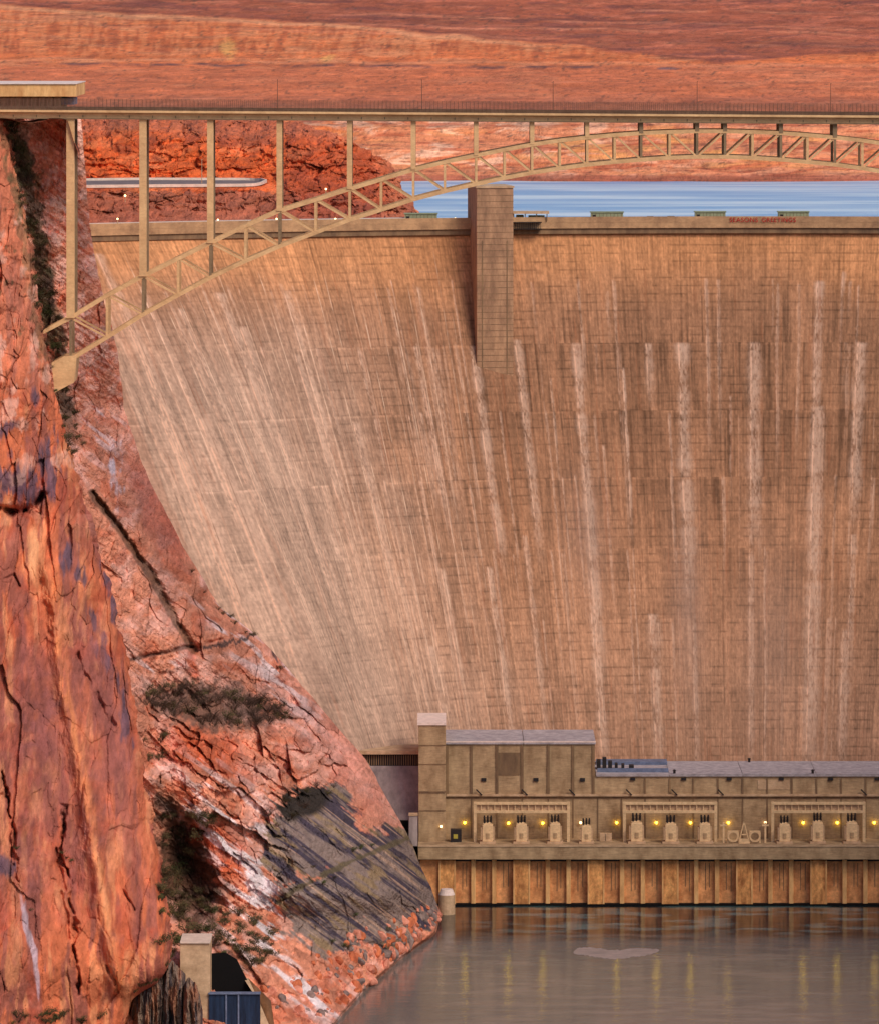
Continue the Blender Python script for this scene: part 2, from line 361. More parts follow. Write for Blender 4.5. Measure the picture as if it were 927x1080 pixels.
ST = [(498, 365, 600, 3.2, .75), (516, 590, 800, 3, .7), (545, 360, 590, 3, .65), (553, 560, 800, 2.4, .5), (607, 364, 700, 3.4, .8), (623, 600, 800, 3.6, .8),
      (657, 390, 560, 1.1, .8), (684, 365, 435, 3, .6), (688, 640, 800, 4, .75), (690, 645, 700, 6, .5), (719, 365, 640, 4.2, .75), (731, 640, 800, 2, .6), (795, 364, 575, 4.4, .75), (792, 560, 800, 2.4, .55),
      (864, 300, 470, 3, .75), (862, 430, 800, 4.6, .8), (908, 364, 560, 4, .75), (901, 560, 700, 2.6, .6), (892, 655, 800, 4, .7),
      (439, 365, 560, 2.6, .6), (466, 590, 720, 2.6, .7), (453, 665, 800, 4, .6), (375, 440, 640, 3.6, .65), (378, 365, 500, 1.6, .5), (301, 305, 560, 2.2, .7), (313, 370, 640, 2.6, .65),
      (232, 305, 470, 3.6, .8), (255, 340, 640, 3.2, .6), (190, 320, 620, 2.2, .6), (150, 300, 560, 2, .5), (104, 262, 700, 2.6, .6), (124, 300, 640, 2.6, .6),
      (162, 400, 620, 4, .7), (214, 430, 700, 4, .7), (240, 580, 760, 6, .6), (300, 640, 800, 5, .6), (340, 560, 800, 2.6, .5), (420, 590, 800, 3, .5), (270, 500, 800, 2, .5), (360, 700, 800, 5, .5),
      (180, 470, 760, 2.0, .5), (580, 400, 520, 1.0, .45), (636, 470, 640, 1, .4), (770, 420, 520, 1, .4), (640, 310, 364, 1.4, .4), (560, 300, 360, 1.2, .3), (890, 290, 345, 1.4, .6), (896, 300, 330, 1.2, .6)]
for i, s_ in enumerate(ST): streak(*s_[:4], min(1, s_[4]*1.15), seed=i*3.7+1)
for i in range(210):                                   # lesser ones, mostly on the left flank
    x = rng.uniform(90, 480) if i < 110 else rng.uniform(480, 1400); y = rng.choice([300, 365, 435, 503, 575, 645])+rng.uniform(-4, 4)
    streak(x, y, y+rng.uniform(50, 260), rng.uniform(.5, 2.2), rng.uniform(.2, .6), 200+i*1.37)
C = C*B[..., None]; C = mixc(C, grey, np.clip(G, 0, 1)*.74); C = mixc(C, pale, np.clip(S, 0, 1)*.66)
for i in range(34):                                    # long crisp joint lines fanning over the left flank
    x0_ = 96+i*11.5+rng.uniform(-3, 3); y0_ = rng.uniform(255, 330); y1_ = rng.uniform(560, 860)
    m_ = np.exp(-((Xt-x0_-.5*fbm(vr/40, vr*0, 300+i, 3))/.42)**2)*sm(y0_, y0_+20, v)*sm(y1_, y1_-90, v)*np.clip(.55+1.1*fbm(vr/12, vr*0+i, 310, 4), 0, 1)
    C = mixc(C, lin((240, 204, 178)) if i % 3 else lin((126, 92, 74)), np.clip(m_, 0, 1)*rng.uniform(.5, .95)*(1-sm(420, 500, Xt)))
# rust-coloured weeps and grey damp areas
rs = np.clip(fbm(Xt/3, v/60, 55, 3)*2-.6, 0, 1)*.35; C = mixc(C, lin((164, 96, 62)), rs*sm(250, 300, v)*.8)
gd = blob(Xt, v, 712, 640, 22, 90)+.7*blob(Xt, v, 820, 660, 40, 90)+.8*blob(Xt, v, 590, 560, 30, 60); C = mixc(C, lin((146, 122, 112)), np.clip(gd, 0, 1)*.42)
dam = empty('dam', P(800, 240, 1800), 'huge curved concrete arch dam, tan and brown with pale vertical streaks, blocking the canyon', 'dam')
def toparent(V, p): return V-np.array(p.location)
grid('downstream_face', toparent(V, dam), C, M['dam'], None, dam)
# crest: parapet lip, road slab, upstream face as swept sections
def sweep(x0, x1, n, prof, name, m):
    """prof: list of (depth offset from crest line, z) closed outline swept along the crest arc"""
    x0 = -60 if x0 < 60 else x0; xs = np.linspace(x0, x1, n); mb = MB(); k = len(prof)
    for x in xs:
        Dt = 1812-58*min(abs((x-800)/700.), 1.05)**2
        for (o_, z_) in prof: mb.v.append(((x-CX)*Dt/F*(1+0*o_), Dt+o_, z_))
    for i in range(n-1):
        for j in range(k): a = i*k+j; b2 = i*k+(j+1) % k; mb.f.append((a, b2, b2+k, a+k))
    mb.f.append(tuple(range(k))[::-1]); mb.f.append(tuple(range((n-1)*k, n*k)))
    return mb.build(name, m, dam)
sweep(20, 1540, 120, [(-2.0, 174.6), (-2.0, 176.3), (-1.5, 176.3), (-1.5, 175.4), (-1.2, 174.6)], 'parapet', M['parapet'])
sweep(20, 1540, 120, [(-1.96, 172.9), (10, 172.9), (10, 174.58), (-1.96, 174.58)], 'crest_road', M['parapet'])
sweep(20, 1540, 120, [(9.6, 174.6), (9.6, 175.8), (10, 175.8), (10, 174.6)], 'upstream_parapet', M['conc'])
sweep(20, 1540, 60, [(.4, 172.4), (.4, 110), (10, 110), (10, 172.8)], 'upstream_face', M['conc_dk'])
sweep(20, 1540, 120, [(-1.4, 171.3), (.2, 170.6), (.2, 172.8), (-1.4, 172.8)], 'crest_shade_strip', M['conc_dk'])  # darker strip standing for the shade line under the crest overhang
# red letters on the parapet
for word, wa, wb in (('SEASONS', 769, 799), ('GREETINGS', 803, 839)):
    cu = bpy.data.curves.new('t', 'FONT'); cu.body = word; cu.size = 1.9; cu.extrude = .04; cu.space_character = 1.12; cu.offset = .02
    to = bpy.data.objects.new('t', cu); col.objects.link(to); bpy.context.view_layer.update()
    me = bpy.data.meshes.new_from_object(to.evaluated_get(bpy.context.evaluated_depsgraph_get())); bpy.data.objects.remove(to)
    lw = max(v_.co.x for v_ in me.vertices); tx0, tx1 = X(wa, 1810), X(wb, 1810); me.materials.clear(); me.materials.append(M['red'])
    for v_ in me.vertices:
        x, y, z = v_.co; v_.co = (tx0+x*(tx1-tx0)/lw-dam.location.x, 1812-2.42-z*.5-dam.location.y, 174.62+y-dam.location.z)
    lo = bpy.data.objects.new('lettering', me); col.objects.link(lo); lo.parent = dam; lo['label'] = 'red letters on the parapet reading '+word
# lift tower on the face
a = math.radians(-8)
mb = MB(); Dt = 1812-58*((515-800)/700.)**2; cx_ = X(517, Dt-12)
R_ = Matrix.Translation((cx_, Dt-5, 0))@Matrix.Rotation(-a, 4, 'Z')
mb.box(-5.4, 5.4, -9.5, 9, 116, 185.4, R_); tw = mb.build('lift_tower', M['tower'], dam, .15)
mb = MB(); mb.box(-5.65, 5.65, -9.8, 9.3, 185.402, 186.0, R_); mb.build('tower_cap', M['conc_lt'], dam)
mb = MB()
for i in range(30):
    z_ = 131+i*1.8; mb.box(-5.44, 5.44, -9.54, -9.4, z_, z_+.14, R_)
mb.build('lift_joint', M['conc_dk'], tw)
for sx in (-3.9, 3.4): 
    mb = MB(); mb.box(sx, sx+.3, -9.6, -9.4, 131, 170, R_); mb.build('groove', M['conc_dk'], tw)
# toe bench and ledge between canyon wall and powerhouse
mb = MB(); mb.box(X(300, 1720), X(1500, 1720), 1708, 1745, -12, 16); mb.build('toe_block', M['conc_dk'], dam)
mb = MB(); mb.pbox(330, 443, 792.5, 796, 1704, 1725); mb.build('walkway_slab', M['conc_lt'], dam)
mb = MB(); mb.pbox(330, 443, 796, 808, 1705.5, 1725); lv = mb.build('walkway_wall', M['dark'], dam)
mb = MB()
for i in range(46): mb.pbox(332+i*2.4, 332.9+i*2.4, 797, 807.5, 1705.2, 1705.6)
mb.build('louvre', M['conc_dk'], lv)
mb = MB(); mb.add([P(330, 808, 1705), P(443, 808, 1705), P(443, 925, 1688), P(330, 925, 1688)], [(0, 3, 2, 1)]); mb.build('toe_apron', M['ramp'], dam)

# ------------------------------------------------------------------ houses, lamps and cars along the crest
def gate_house(x0, x1, label):
    D = 1812-58*(((x0+x1)/2-800)/700.)**2+3
    t = empty('gate_house', P((x0+x1)/2, 232, D), label, 'gate house', 'gate houses along the dam crest')
    w_ = X(x1, D)-X(x0, D); bx = X(x0, D)
    MB().box(bx, bx+w_, D, D+5, 174.6, 177.3).build('wall', M['green_box'], t, .05)
    MB().box(bx-.25, bx+w_+.25, D-.25, D+5.25, 177.303, 177.55).build('roof', M['green_box'], t)
    mb = MB()
    for i in range(9): mb.box(bx+.3+i*(w_-.9)/8, bx+.42+i*(w_-.9)/8, D-.06, D-.003, 174.8, 177.1)
    mb.build('rib', M['conc_dk'], t)
    MB().box(bx+.5, bx+1.4, D-.09, D-.062, 174.6, 176.7).build('door', M['dark'], t)
gate_house(427, 461, 'sage green gate house on the dam crest left of the lift tower')
gate_house(623, 657, 'sage green gate house on the crest, first to the right of the open canopy')
gate_house(733, 765, 'sage green gate house on the crest just left of the red lettering')
gate_house(821, 853, 'sage green gate house on the crest above the end of the red lettering')
D = 1806; t = empty('canopy', P(558, 232, D), 'open flat-roofed canopy on posts beside the lift tower on the dam crest', 'canopy')
MB().pbox(538, 579, 223, 225.2, D-3, D+5).build('roof', M['conc_lt'], t)
for x in (541, 553, 565, 576): MB().pbox(x, x+1, 225.2, 232.5, D-2.5, D-2.1).build('post', M['conc_dk'], t)
MB().pbox(544, 552, 226.5, 232.5, D, D+3).build('booth', M['green_box'], t); MB().pbox(557, 574, 227, 232.5, D, D+3).build('booth', M['green_box'], t)
mb = MB()
for i in range(16): mb.pbox(539+i*2, 539.5+i*2, 234, 242, D-5.2, D-5)
mb.pbox(538, 571, 234, 234.6, D-5.3, D-2); mb.pbox(538, 571, 241, 241.7, D-5.3, D-2)
gb = mb.build('balcony', M['dark'], t)

def lamp_post(px, ytop, ybase, D, label, h_r=.5, m='lamp_w', group='lamp posts along the dam crest', pole='conc_lt'):
    t = empty('lamp_post', P(px, ybase, D), label, 'lamp post', group)
    a_ = P(px, ybase, D); b_ = P(px, ytop, D)
    MB().tube(a_, b_, .14, .09, 8).build('pole', M[pole], t); MB().ball(b_, h_r).build('lamp', M[m], t)
for px, yt, l in ((124, 230.5, 'lit lamp post at the far left end of the dam crest'), (230, 231.5, 'lit lamp post on the crest behind the third bridge column'), (292, 230.5, 'lit lamp post on the crest behind the fourth bridge column'), (354, 230.5, 'lit lamp post on the crest left of the green gate house'), (538.5, 230.5, 'lit lamp post on the crest right beside the lift tower'), (480, 230, 'lit lamp post on the crest just left of the lift tower')):
    lamp_post(px, yt, 236, 1812-58*((px-800)/700.)**2-1.2, l, .27)
def car(px, D, z, m, label, ang=0, grp='cars on the dam crest'):
    t = empty('parked_car', (X(px, D), D, z), label, 'car', grp); x0 = X(px, D); A = Matrix.Translation((x0, D, z))@Matrix.Rotation(ang, 4, 'Z')
    mb = MB(); pr = [(-2.2, .3), (2.2, .3), (2.25, .8), (1.4, .95), (.8, 1.45), (-1.1, 1.45), (-1.7, .95), (-2.2, .9)]
    mb.add([A@Vector((x, y, zz_)) for y in (-.85, .85) for x, zz_ in pr], [tuple(range(8)), tuple(range(15, 7, -1))]+[(i, i+8, (i+1) % 8+8, (i+1) % 8) for i in range(8)])
    mb.build('body', m, t)
    for y in (-.87, .86): MB().add([A@Vector((x, y, zz_)) for x, zz_ in ((-1.45, 1), (1.2, 1), (.72, 1.38), (-1.05, 1.38))]+[A@Vector((x, y+.01, zz_)) for x, zz_ in ((-1.45, 1), (1.2, 1), (.72, 1.38), (-1.05, 1.38))], [(0, 1, 2, 3), (7, 6, 5, 4)]).build('window', M['glass'], t)
    for x in (-1.35, 1.35):
        for y in (-.8, .8): MB().tube(A@Vector((x, y-.1, .33)), A@Vector((x, y+.1, .33)), .33, n=12).build('wheel', M['dark'], t)
car(686, 1810, 174.9, M['car'], 'dark car on the dam crest right of the first gate house past the canopy')
car(708, 1811, 174.9, M['car'], 'dark car on the dam crest midway between two green gate houses', .1)

# ------------------------------------------------------------------ ROCK: near buttress and canyon wall
ey = np.array([100, 130, 200, 280, 350, 400, 440, 520, 600, 680, 790, 870, 960, 1005, 1030, 1055, 1100, 1170.])
ex = np.array([-6, 5, 22, 36, 46, 56, 64, 86, 110, 132, 148, 162, 180, 182, 176, 140, 132, 128.])
eD = np.interp(ey, [100, 420, 700, 1000, 1170], [1503, 1496, 1475, 1448, 1440])
ny = 1400; ys = np.linspace(112, 1170, ny)
E = smooth2(np.interp(ys, ey, ex), 120)+2.2*fbm(ys/22, ys*0, 6, 4); ED = smooth2(np.interp(ys, ey, eD), 120)
ncol = 640
tt = np.interp(np.linspace(0, 1, ncol), [0, .1, .86, 1], [0, .2, .8, 1]); k0 = .78
PX = np.zeros((ny, ncol)); DD = np.zeros((ny, ncol))
for i in range(ny):
    e = E[i]; De = ED[i]
    PX[i] = np.interp(tt, [0, .18, .5, .7, k0, .84, 1], [-420, -110, e*.35-20, e-13, e-1.5, e-1.5, e-30])
    DD[i] = np.interp(tt, [0, .18, .5, .7, k0, .84, 1], [De-190, De-75, De-28, De-9, De, De+12, De+110])
for _ in range(25):
    PX[:, 1:-1] = (PX[:, :-2]+2*PX[:, 1:-1]+PX[:, 2:])/4; DD[:, 1:-1] = (DD[:, :-2]+2*DD[:, 1:-1]+DD[:, 2:])/4
YY = np.repeat(ys[:, None], ncol, 1)
wx = PX+7*fbm(PX/40, YY/60, 2, 4); wy = YY+12*fbm(PX/40, YY/60, 7, 4)
vis = 1-sm(.76, .82, tt)[None, :]
f = np.zeros_like(PX)
xw = PX+YY*.06+5*fbm(PX/20, YY/40, 60, 3); yw = YY+9*fbm(PX/22, YY/30, 61, 3)
up_ = sm(600, 430, YY)
F1, E1 = facet(xw/46, yw/150, 3); F2, E2 = facet(xw/17, yw/62, 9); F3, E3 = facet(xw/6.5, yw/17, 17); F4, E4 = facet(xw/13, yw/15, 27)
low_ = sm(560, 640, YY)
f += 3.2*fbm(PX/55, YY/120, 1, 4)+(3.2-1.4*low_)*F1+(1.6+.4*up_-.9*low_)*F2*(.5+sm(-.2, .3, fbm(PX/50, YY/70, 62, 2)))+.75*F3*(.35+.1*up_+.5*sm(0, .3, fbm(PX/30, YY/60, 63, 2)))+.8*F4*up_
f += (1.1-.6*low_)*np.exp(-(E1/.03)**2)*sm(.05, .3, fbm(PX/20, YY/40, 64, 2))+.6*(1-low_)*np.exp(-(E2/.05)**2)*sm(.1, .35, fbm(PX/15, YY/30, 65, 2))
def crack(pts, wd, dep, jit=4): 
    global f
    d_ = segd(PX+jit*fbm(PX/12, YY/14, 3, 3), YY, pts); f = f+dep*np.clip(.75+1.4*fbm(PX/9, YY/16, 77, 3), .05, 1.3)*np.exp(-(d_/(wd*(1+.8*fbm(PX/9, YY/11, 78, 2))))**2); return d_
crack([(68, 850), (66, 900), (72, 940), (80, 985), (84, 1050)], 1.7, 4.5, 7)
crack([(60, 895), (64, 930), (74, 990)], 1.8, 3)
crack([(0, 815), (10, 850), (16, 890), (18, 930)], 1.8, 4.5, 7)
crack([(0, 536), (18, 541), (36, 534), (46, 520)], 3.2, 9, 2)
crack([(42, 615), (50, 640), (56, 670)], 4, 2.2)
crack([(80, 690), (95, 720), (118, 765)], 2, 2.2)
crack([(112, 1020), (124, 1045)], 2, 3); crack([(0, 612), (14, 606), (20, 618)], 1.5, 3); crack([(130, 940), (142, 960)], 1.4, 1.5)
f -= 8*np.clip(blob(PX, YY, 12, 505, 42, 36), 0, 1)*sm(545, 530, YY)+5*sm(470, 440, YY)*blob(PX, YY, 28, 430, 30, 60)   # overhanging nose
f += .8*ridge(PX/14, YY/16, 4, 4)*sm(560, 440, YY)                 # rougher upper part
f += 4*fbm(PX/18, YY/26, 9, 5)*sm(420, 300, YY)
f += .35*fbm(PX/4, YY/9, 15, 4)
DDf = DD+f*(.4+.6*vis)
V = W(PX, YY, DDf-4.0*np.exp(-(segd(PX, YY, [(52, 600), (66, 720), (84, 800), (100, 900), (124, 1040)])/9)**2)*vis)
sx_ = 1.8*fbm(YY/14, DDf/9, 3, 4)*(1-vis*.85)+.0; V[..., 0] += sx_
C = np.ones(PX.shape+(3,))*lin((208, 108, 72))
st = fbm(wx/11, wy/75, 21, 5)
C = mixc(C, lin((152, 84, 72)), sm(-.06, .24, st)*.85)                                    # vertical mauve varnish
C = mixc(C, lin((230, 144, 100)), sm(.1, .4, fbm(wx/9, wy/60, 25, 4))*.7)
C = mixc(C, lin((176, 70, 44)), sm(.1, .4, fbm(wx/25, wy/30, 28, 4))*.5)
C = mixc(C, lin((222, 132, 104)), sm(470, 330, YY)*.5)
for (x, y, rx, ry, an, am) in ((45, 760, 38, 90, 10, .9), (95, 860, 28, 80, 0, .75), (30, 930, 24, 70, 0, .7), (120, 760, 20, 80, -15, .7), (90, 560, 30, 40, -30, .5)):
    C = mixc(C, lin((150, 86, 80)), np.clip(blob(wx, wy, x, y, rx, ry, an)*am*(1+.8*fbm(wx/12, wy/12, 31, 4)), 0, 1))
vn_ = np.zeros(PX.shape)
for (x, y, rx, ry, an) in ((12, 505, 40, 24, 0), (30, 512, 26, 20, 0), (48, 482, 18, 34, 10), (5, 450, 16, 8, -30), (54, 500, 9, 26, 0), (84, 605, 7, 16, -20), (98, 655, 7, 35, -20), (110, 700, 8, 45, -22), (130, 760, 6, 32, -8), (70, 590, 8, 24, 10), (36, 415, 7, 14, 0), (5, 918, 18, 12, 0), (118, 640, 6, 40, -20)):
    vn_ = np.maximum(vn_, blob(wx, wy, x, y, rx, ry, an))
C = mixc(C, lin((90, 72, 88)), sm(.36, .95, vn_+.7*fbm(PX/3.2, YY/16, 44, 5)+.25*fbm(PX/12, YY/14, 45, 3))*.85)
C = mixc(C, lin((205, 178, 190)), sm(.5, .9, np.maximum(blob(wx, wy, 25, 970, 5, 45, -8), blob(wx, wy, 34, 1010, 5, 50, -8))+.4*fbm(PX/4, YY/30, 9, 3))*.7)
C = mixc(C, lin((246, 168, 120)), sm(.5, .9, blob(wx, wy, 34, 580, 9, 45, 0)+blob(wx, wy, 105, 930, 6, 120, -10)*.8+.3*fbm(PX/6, YY/30, 9, 3))*.7)
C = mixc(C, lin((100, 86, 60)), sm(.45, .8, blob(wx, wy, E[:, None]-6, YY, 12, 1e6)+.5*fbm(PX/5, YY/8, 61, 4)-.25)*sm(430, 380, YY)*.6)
C = mixc(C, lin((124, 62, 48)), np.clip(np.exp(-(E1/.03)**2)*.35*(1-.7*low_)*sm(0, .3, fbm(PX/20, YY/40, 64, 2))+np.exp(-(E2/.05)**2)*.25*(1-low_)*sm(0, .3, fbm(PX/15, YY/30, 65, 2))+np.exp(-(E4/.06)**2)*.1*up_, 0, 1))
dr = segd(PX+3*fbm(PX/9, YY/30, 180, 3), YY, [(52, 600), (66, 720), (84, 800), (100, 900), (124, 1040)]); f_r = np.exp(-(dr/7)**2)
C = mixc(C, lin((236, 138, 88)), f_r*.75*np.clip(.6+fbm(PX/4, YY/20, 181, 3), 0, 1)); C = mixc(C, lin((140, 76, 70)), np.clip(np.exp(-((segd(PX, YY, [(28, 640), (40, 760), (58, 860), (76, 960)]))/15)**2)*(.6+1.2*fbm(PX/8, YY/30, 182, 4)), 0, .8))
C = mixc(C, lin((150, 84, 76)), np.clip(np.exp(-((segd(PX, YY, [(92, 640), (112, 760), (134, 860), (150, 980)]))/13)**2)*(.5+1.4*fbm(PX/8, YY/30, 183, 4)), 0, .7))
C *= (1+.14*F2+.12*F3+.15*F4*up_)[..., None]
gm = sm(.42, .7, fbm(PX/7, YY/11, 66, 5)+.35*blob(PX, YY, 18, 190, 22, 60)+.1)*sm(420, 330, YY); C = mixc(C, lin((104, 88, 62)), gm*.7)
C = mixc(C, lin((228, 168, 148)), sm(.08, .35, fbm(PX/12, YY/18, 67, 5))*up_*.6)
C *= (1+.30*fbm(PX/3, YY/8, 70, 4)+.22*fbm(PX/14, YY/40, 71, 3))[..., None]
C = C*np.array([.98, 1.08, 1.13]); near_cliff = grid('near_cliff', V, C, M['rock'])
# --- canyon wall
ry_ = [100, 124, 240, 300, 370, 430, 490, 580, 640, 670, 700, 760, 800, 880, 965, 985, 1010, 1040, 1080, 1140]
rx_ = [84, 85, 95, 106, 124, 131, 150, 195, 232, 272, 299, 350, 385, 430, 466, 455, 420, 385, 350, 290]
rD_ = [1528, 1528, 1535, 1545, 1570, 1600, 1610, 1625, 1640, 1645, 1650, 1658, 1664, 1668, 1655, 1622, 1583, 1538, 1481, 1405]
ny = 1300; ys = np.linspace(112, 1130, ny)
Rx = smooth2(np.interp(ys, ry_, rx_), 14)+1.6*fbm(ys/16, ys*0, 3, 3); RD = smooth2(np.interp(ys, ry_, rD_), 10)
E = smooth2(np.interp(ys, ey, ex), 60); ED = smooth2(np.interp(ys, ey, eD), 60)
ncol = 760; tt = np.linspace(0, 1, ncol); s_ = np.clip(tt/.84, 0, 1); q = np.clip((tt-.84)/.16, 0, 1)
PX = np.zeros((ny, ncol)); DD = np.zeros((ny, ncol))
below = sm(955, 985, ys)
for i in range(ny):
    xl = min(E[i]-30, Rx[i]-60); Dl = ED[i]+26-14*sm(420, 330, ys[i])-18*sm(960, 1060, ys[i])
    xs = xl+(Rx[i]-xl)*(s_*.72+.28*np.sin(s_*math.pi/2)); Ds = Dl+(RD[i]-Dl)*(s_**1.2*.9+.1*s_**4)
    tx = (1-below[i])*(-14)+below[i]*30; tD = (1-below[i])*(1790-RD[i])+below[i]*90
    PX[i] = xs+tx*q; DD[i] = Ds+tD*q**1.2
YY = np.repeat(ys[:, None], ncol, 1); vis = 1-sm(.84, .9, tt)[None, :]
f = np.zeros_like(PX)
f += 7*fbm(PX/60, YY/60, 51, 4)*(1-.6*sm(420, 330, YY))
def crack(pts, wd, dep, jit=5):
    global f
    d_ = segd(PX+jit*fbm(PX/12, YY/14, 3, 3), YY+jit*fbm(PX/12, YY/14, 8, 3), pts); f = f+dep*np.clip(.75+1.2*fbm(PX/9, YY/16, 77, 3), .05, 1.3)*np.exp(-(d_/(wd*(1+.8*fbm(PX/9, YY/11, 78, 2))))**2)
crack([(140, 694), (170, 688), (205, 681), (245, 672), (280, 664)], 1.8, 5, 3)
crack([(290, 690), (293, 705)], 1.8, 3, 2)
yb = 742+(PX-150)*.16+10*fbm(PX/25, YY*0, 5, 3)
bm = sm(135, 165, PX)*(1-sm(285, 335, PX))
f += 14*bm*(1-sm(-16, 26, YY-yb))*sm(640, 700, YY)                      # bench with brush
f += 10*bm*(1-sm(800, 830, YY+10*fbm(PX/20, YY/20, 2)))*sm(690, 740, YY)
f += 36*blob(PX, YY, 188, 915, 30, 75, -8)+10*blob(PX, YY, 215, 970, 30, 30)  # shaded gully
f -= 20*sm(.25, .8, blob(PX, YY, 375, 905, 95, 115, 35))                # dark bulging slab
f -= 7*sm(-5, 5, YY-(930-(PX-300)*.38))*blob(PX, YY, 375, 950, 90, 90)
rough = 1-.75*sm(.3, .7, blob(PX, YY, 375, 905, 85, 95, 35))-.5*blob(PX, YY, 165, 540, 30, 90, -20)
fac = 3.2*(np.round(2.2*fbm(PX/26+YY/60, YY/30-PX/50, 141, 2))*.5+fbm(PX/26, YY/30, 142, 2))
ul = PX*.78+YY*.62; vl = -PX*.62+YY*.78; lo_ = sm(690, 760, YY)
wa = 4*fbm(PX/18, YY/18, 160, 4)
F1, E1 = facet((ul+wa*1.5)/58, (vl+wa)/30, 31); F2, E2 = facet((ul+wa)/20, (vl+wa)/11, 37); F3, E3 = facet((ul+wa)/7.5, (vl-wa)/5, 41); F4, E4 = facet((PX+wa)/26, (YY+wa)/44, 47); F5, E5 = facet((PX+wa)/9, (YY-wa)/15, 53)
f += rough*(lo_*(6.5*F1+3.6*F2+.9*F3)+(1-lo_)*(2.6*F4+.8*F5+.4*F3)+1.2*ridge(PX/24, YY/20, 41, 4)+.8*np.abs(fbm(PX/6, YY/6, 45, 3)))
bk = sm(0, .3, fbm(PX/22, YY/22, 170, 3))
f += rough*bk*(1.0*np.exp(-(E2/.05)**2)*lo_+.3*np.exp(-(E4/.03)**2)*(1-lo_))
dg = segd(PX+2*fbm(PX/9, YY/9, 171, 3), YY, [(98, 520), (125, 556), (160, 608), (185, 655), (204, 686)]); f += 7.5*np.exp(-(dg/(3.2*sm(505, 640, YY)+2.6))**2)
ua = PX*.80+YY*.6; va = -PX*.6+YY*.80
f += 1.3*fbm(va/4, ua/40, 47, 4)
lg = YY-np.interp(PX, [270, 310, 360, 400, 450], [972, 940, 914, 896, 878]); f -= 4.5*sm(-3, 4, lg)*sm(.3, .6, blob(PX, YY, 375, 925, 95, 95))
f += .9*fbm(PX/3, YY/3.5, 49, 3)*rough
edge_k = 1-.75*sm(.7, .84, tt)[None, :]*(1-0*YY)
shore = sm(940, 990, YY)
f *= edge_k*(1-.65*shore)
DDf = DD+f*vis+(1-vis)*0
V = W(PX, YY, DDf)
V[..., 0] += (1-vis)*(3.0*fbm(YY/26, DDf/26, 3, 5)-2)*(1-below[:, None])
C = np.ones(PX.shape+(3,))*lin((220, 134, 104))
wx = PX+9*fbm(PX/25, YY/25, 2, 4); wy = YY+9*fbm(PX/25, YY/25, 7, 4)
C = mixc(C, lin((236, 164, 144)), sm(-.05, .4, fbm(wx/22, wy/22, 81, 4))*.8)
C = mixc(C, lin((200, 98, 66)), sm(.05, .38, fbm(wx/16, wy/16, 85, 4))*.6)
C = mixc(C, lin((194, 100, 80)), sm(.3, .8, blob(wx, wy, 165, 535, 24, 80, -22))*.7)      # smooth red slab above the dam toe line
C = mixc(C, lin((222, 196, 200)), sm(.45, 1.1, blob(wx, wy, 124, 500, 9, 36, 0)+.8*fbm(PX/4, YY/12, 5, 4))*.8)
C = mixc(C, lin((214, 84, 40)), sm(.35, .8, np.maximum(blob(wx, wy, 215, 790, 62, 32, 15), np.maximum(blob(wx, wy, 205, 700, 8, 30), blob(wx, wy, 230, 900, 46, 40, 30))))*.6)
wv = sm(.15, .45, fbm(va/7, ua/34, 91, 5)+.12)
C = mixc(C, lin((242, 212, 208)), np.clip(wv*1.25*(blob(wx, wy, 252, 880, 75, 38, 45)+blob(wx, wy, 280, 970, 42, 42, 45)+.8*blob(wx, wy, 300, 720, 70, 20, 45)+.9*blob(wx, wy, 330, 1050, 60, 22, 30)+.6*blob(wx, wy, 170, 700, 30, 14)+.5*blob(wx, wy, 110, 440, 26, 50)+.5*blob(wx, wy, 235, 650, 40, 20, 45)), 0, 1)*.95)
C = mixc(C, lin((232, 150, 130)), np.clip(blob(wx, wy, 370, 800, 22, 110, -38), 0, 1)*.75)
# dark varnished slab with streaks
pd = np.zeros(PX.shape)
for (x, y, rx, ry, an) in ((335, 880, 62, 50, 25), (395, 930, 70, 60, 30), (420, 960, 56, 38, -40), (330, 850, 46, 22, -20), (345, 965, 48, 46, 0), (430, 905, 22, 44, -38), (325, 955, 34, 30, 40), (372, 985, 30, 16, -30), (300, 900, 24, 40, 0)):
    pd = np.maximum(pd, blob(wx, wy, x, y, rx, ry, an))
dm = sm(.38, .50, pd+.22*fbm(va/3, ua/25, 95, 4)+.1*fbm(PX/4, YY/4, 96, 3))
tone = fbm(va/4.5, ua/60, 97, 4)
dc = np.ones(C.shape)*lin((146, 126, 120)); dc = mixc(dc, lin((80, 70, 84)), sm(-.02, .26, tone)); dc = mixc(dc, lin((158, 132, 100)), sm(.1, .4, fbm(va/8, ua/30, 99, 4))*.85)
dc = mixc(dc, lin((196, 160, 140)), sm(.34, .55, fbm(va/2.6, ua/70, 101, 3))*.8)
dc = mixc(dc, lin((58, 50, 46)), sm(.3, .7, blob(wx, wy, 318, 845, 34, 22, -20)))
dc = mixc(dc, lin((104, 92, 66)), sm(4.5, 1.5, np.abs(lg)+3*fbm(PX/6, YY/6, 172, 3))*.8*sm(280, 300, PX))
C = C*(1-dm[..., None])+dc*dm[..., None]
C = mixc(C, lin((104, 76, 58)), sm(6.0, 3.0, dg)*.75)
C = mixc(C, lin((62, 54, 54)), sm(3.0, .8, segd(PX+3*fbm(PX/3, YY/9, 7, 3), YY+5*fbm(PX/3, YY/9, 5, 3), [(215, 684), (250, 676), (276, 666)]))*.85)
C = mixc(C, lin((66, 58, 60)), sm(2.6, .8, segd(wx, wy, [(276, 666), (288, 680), (292, 702)]))*.8)
C = mixc(C, lin((66, 58, 54)), sm(3.2, .8, segd(PX, YY, [(138, 696), (170, 689), (196, 683)]))*.65)
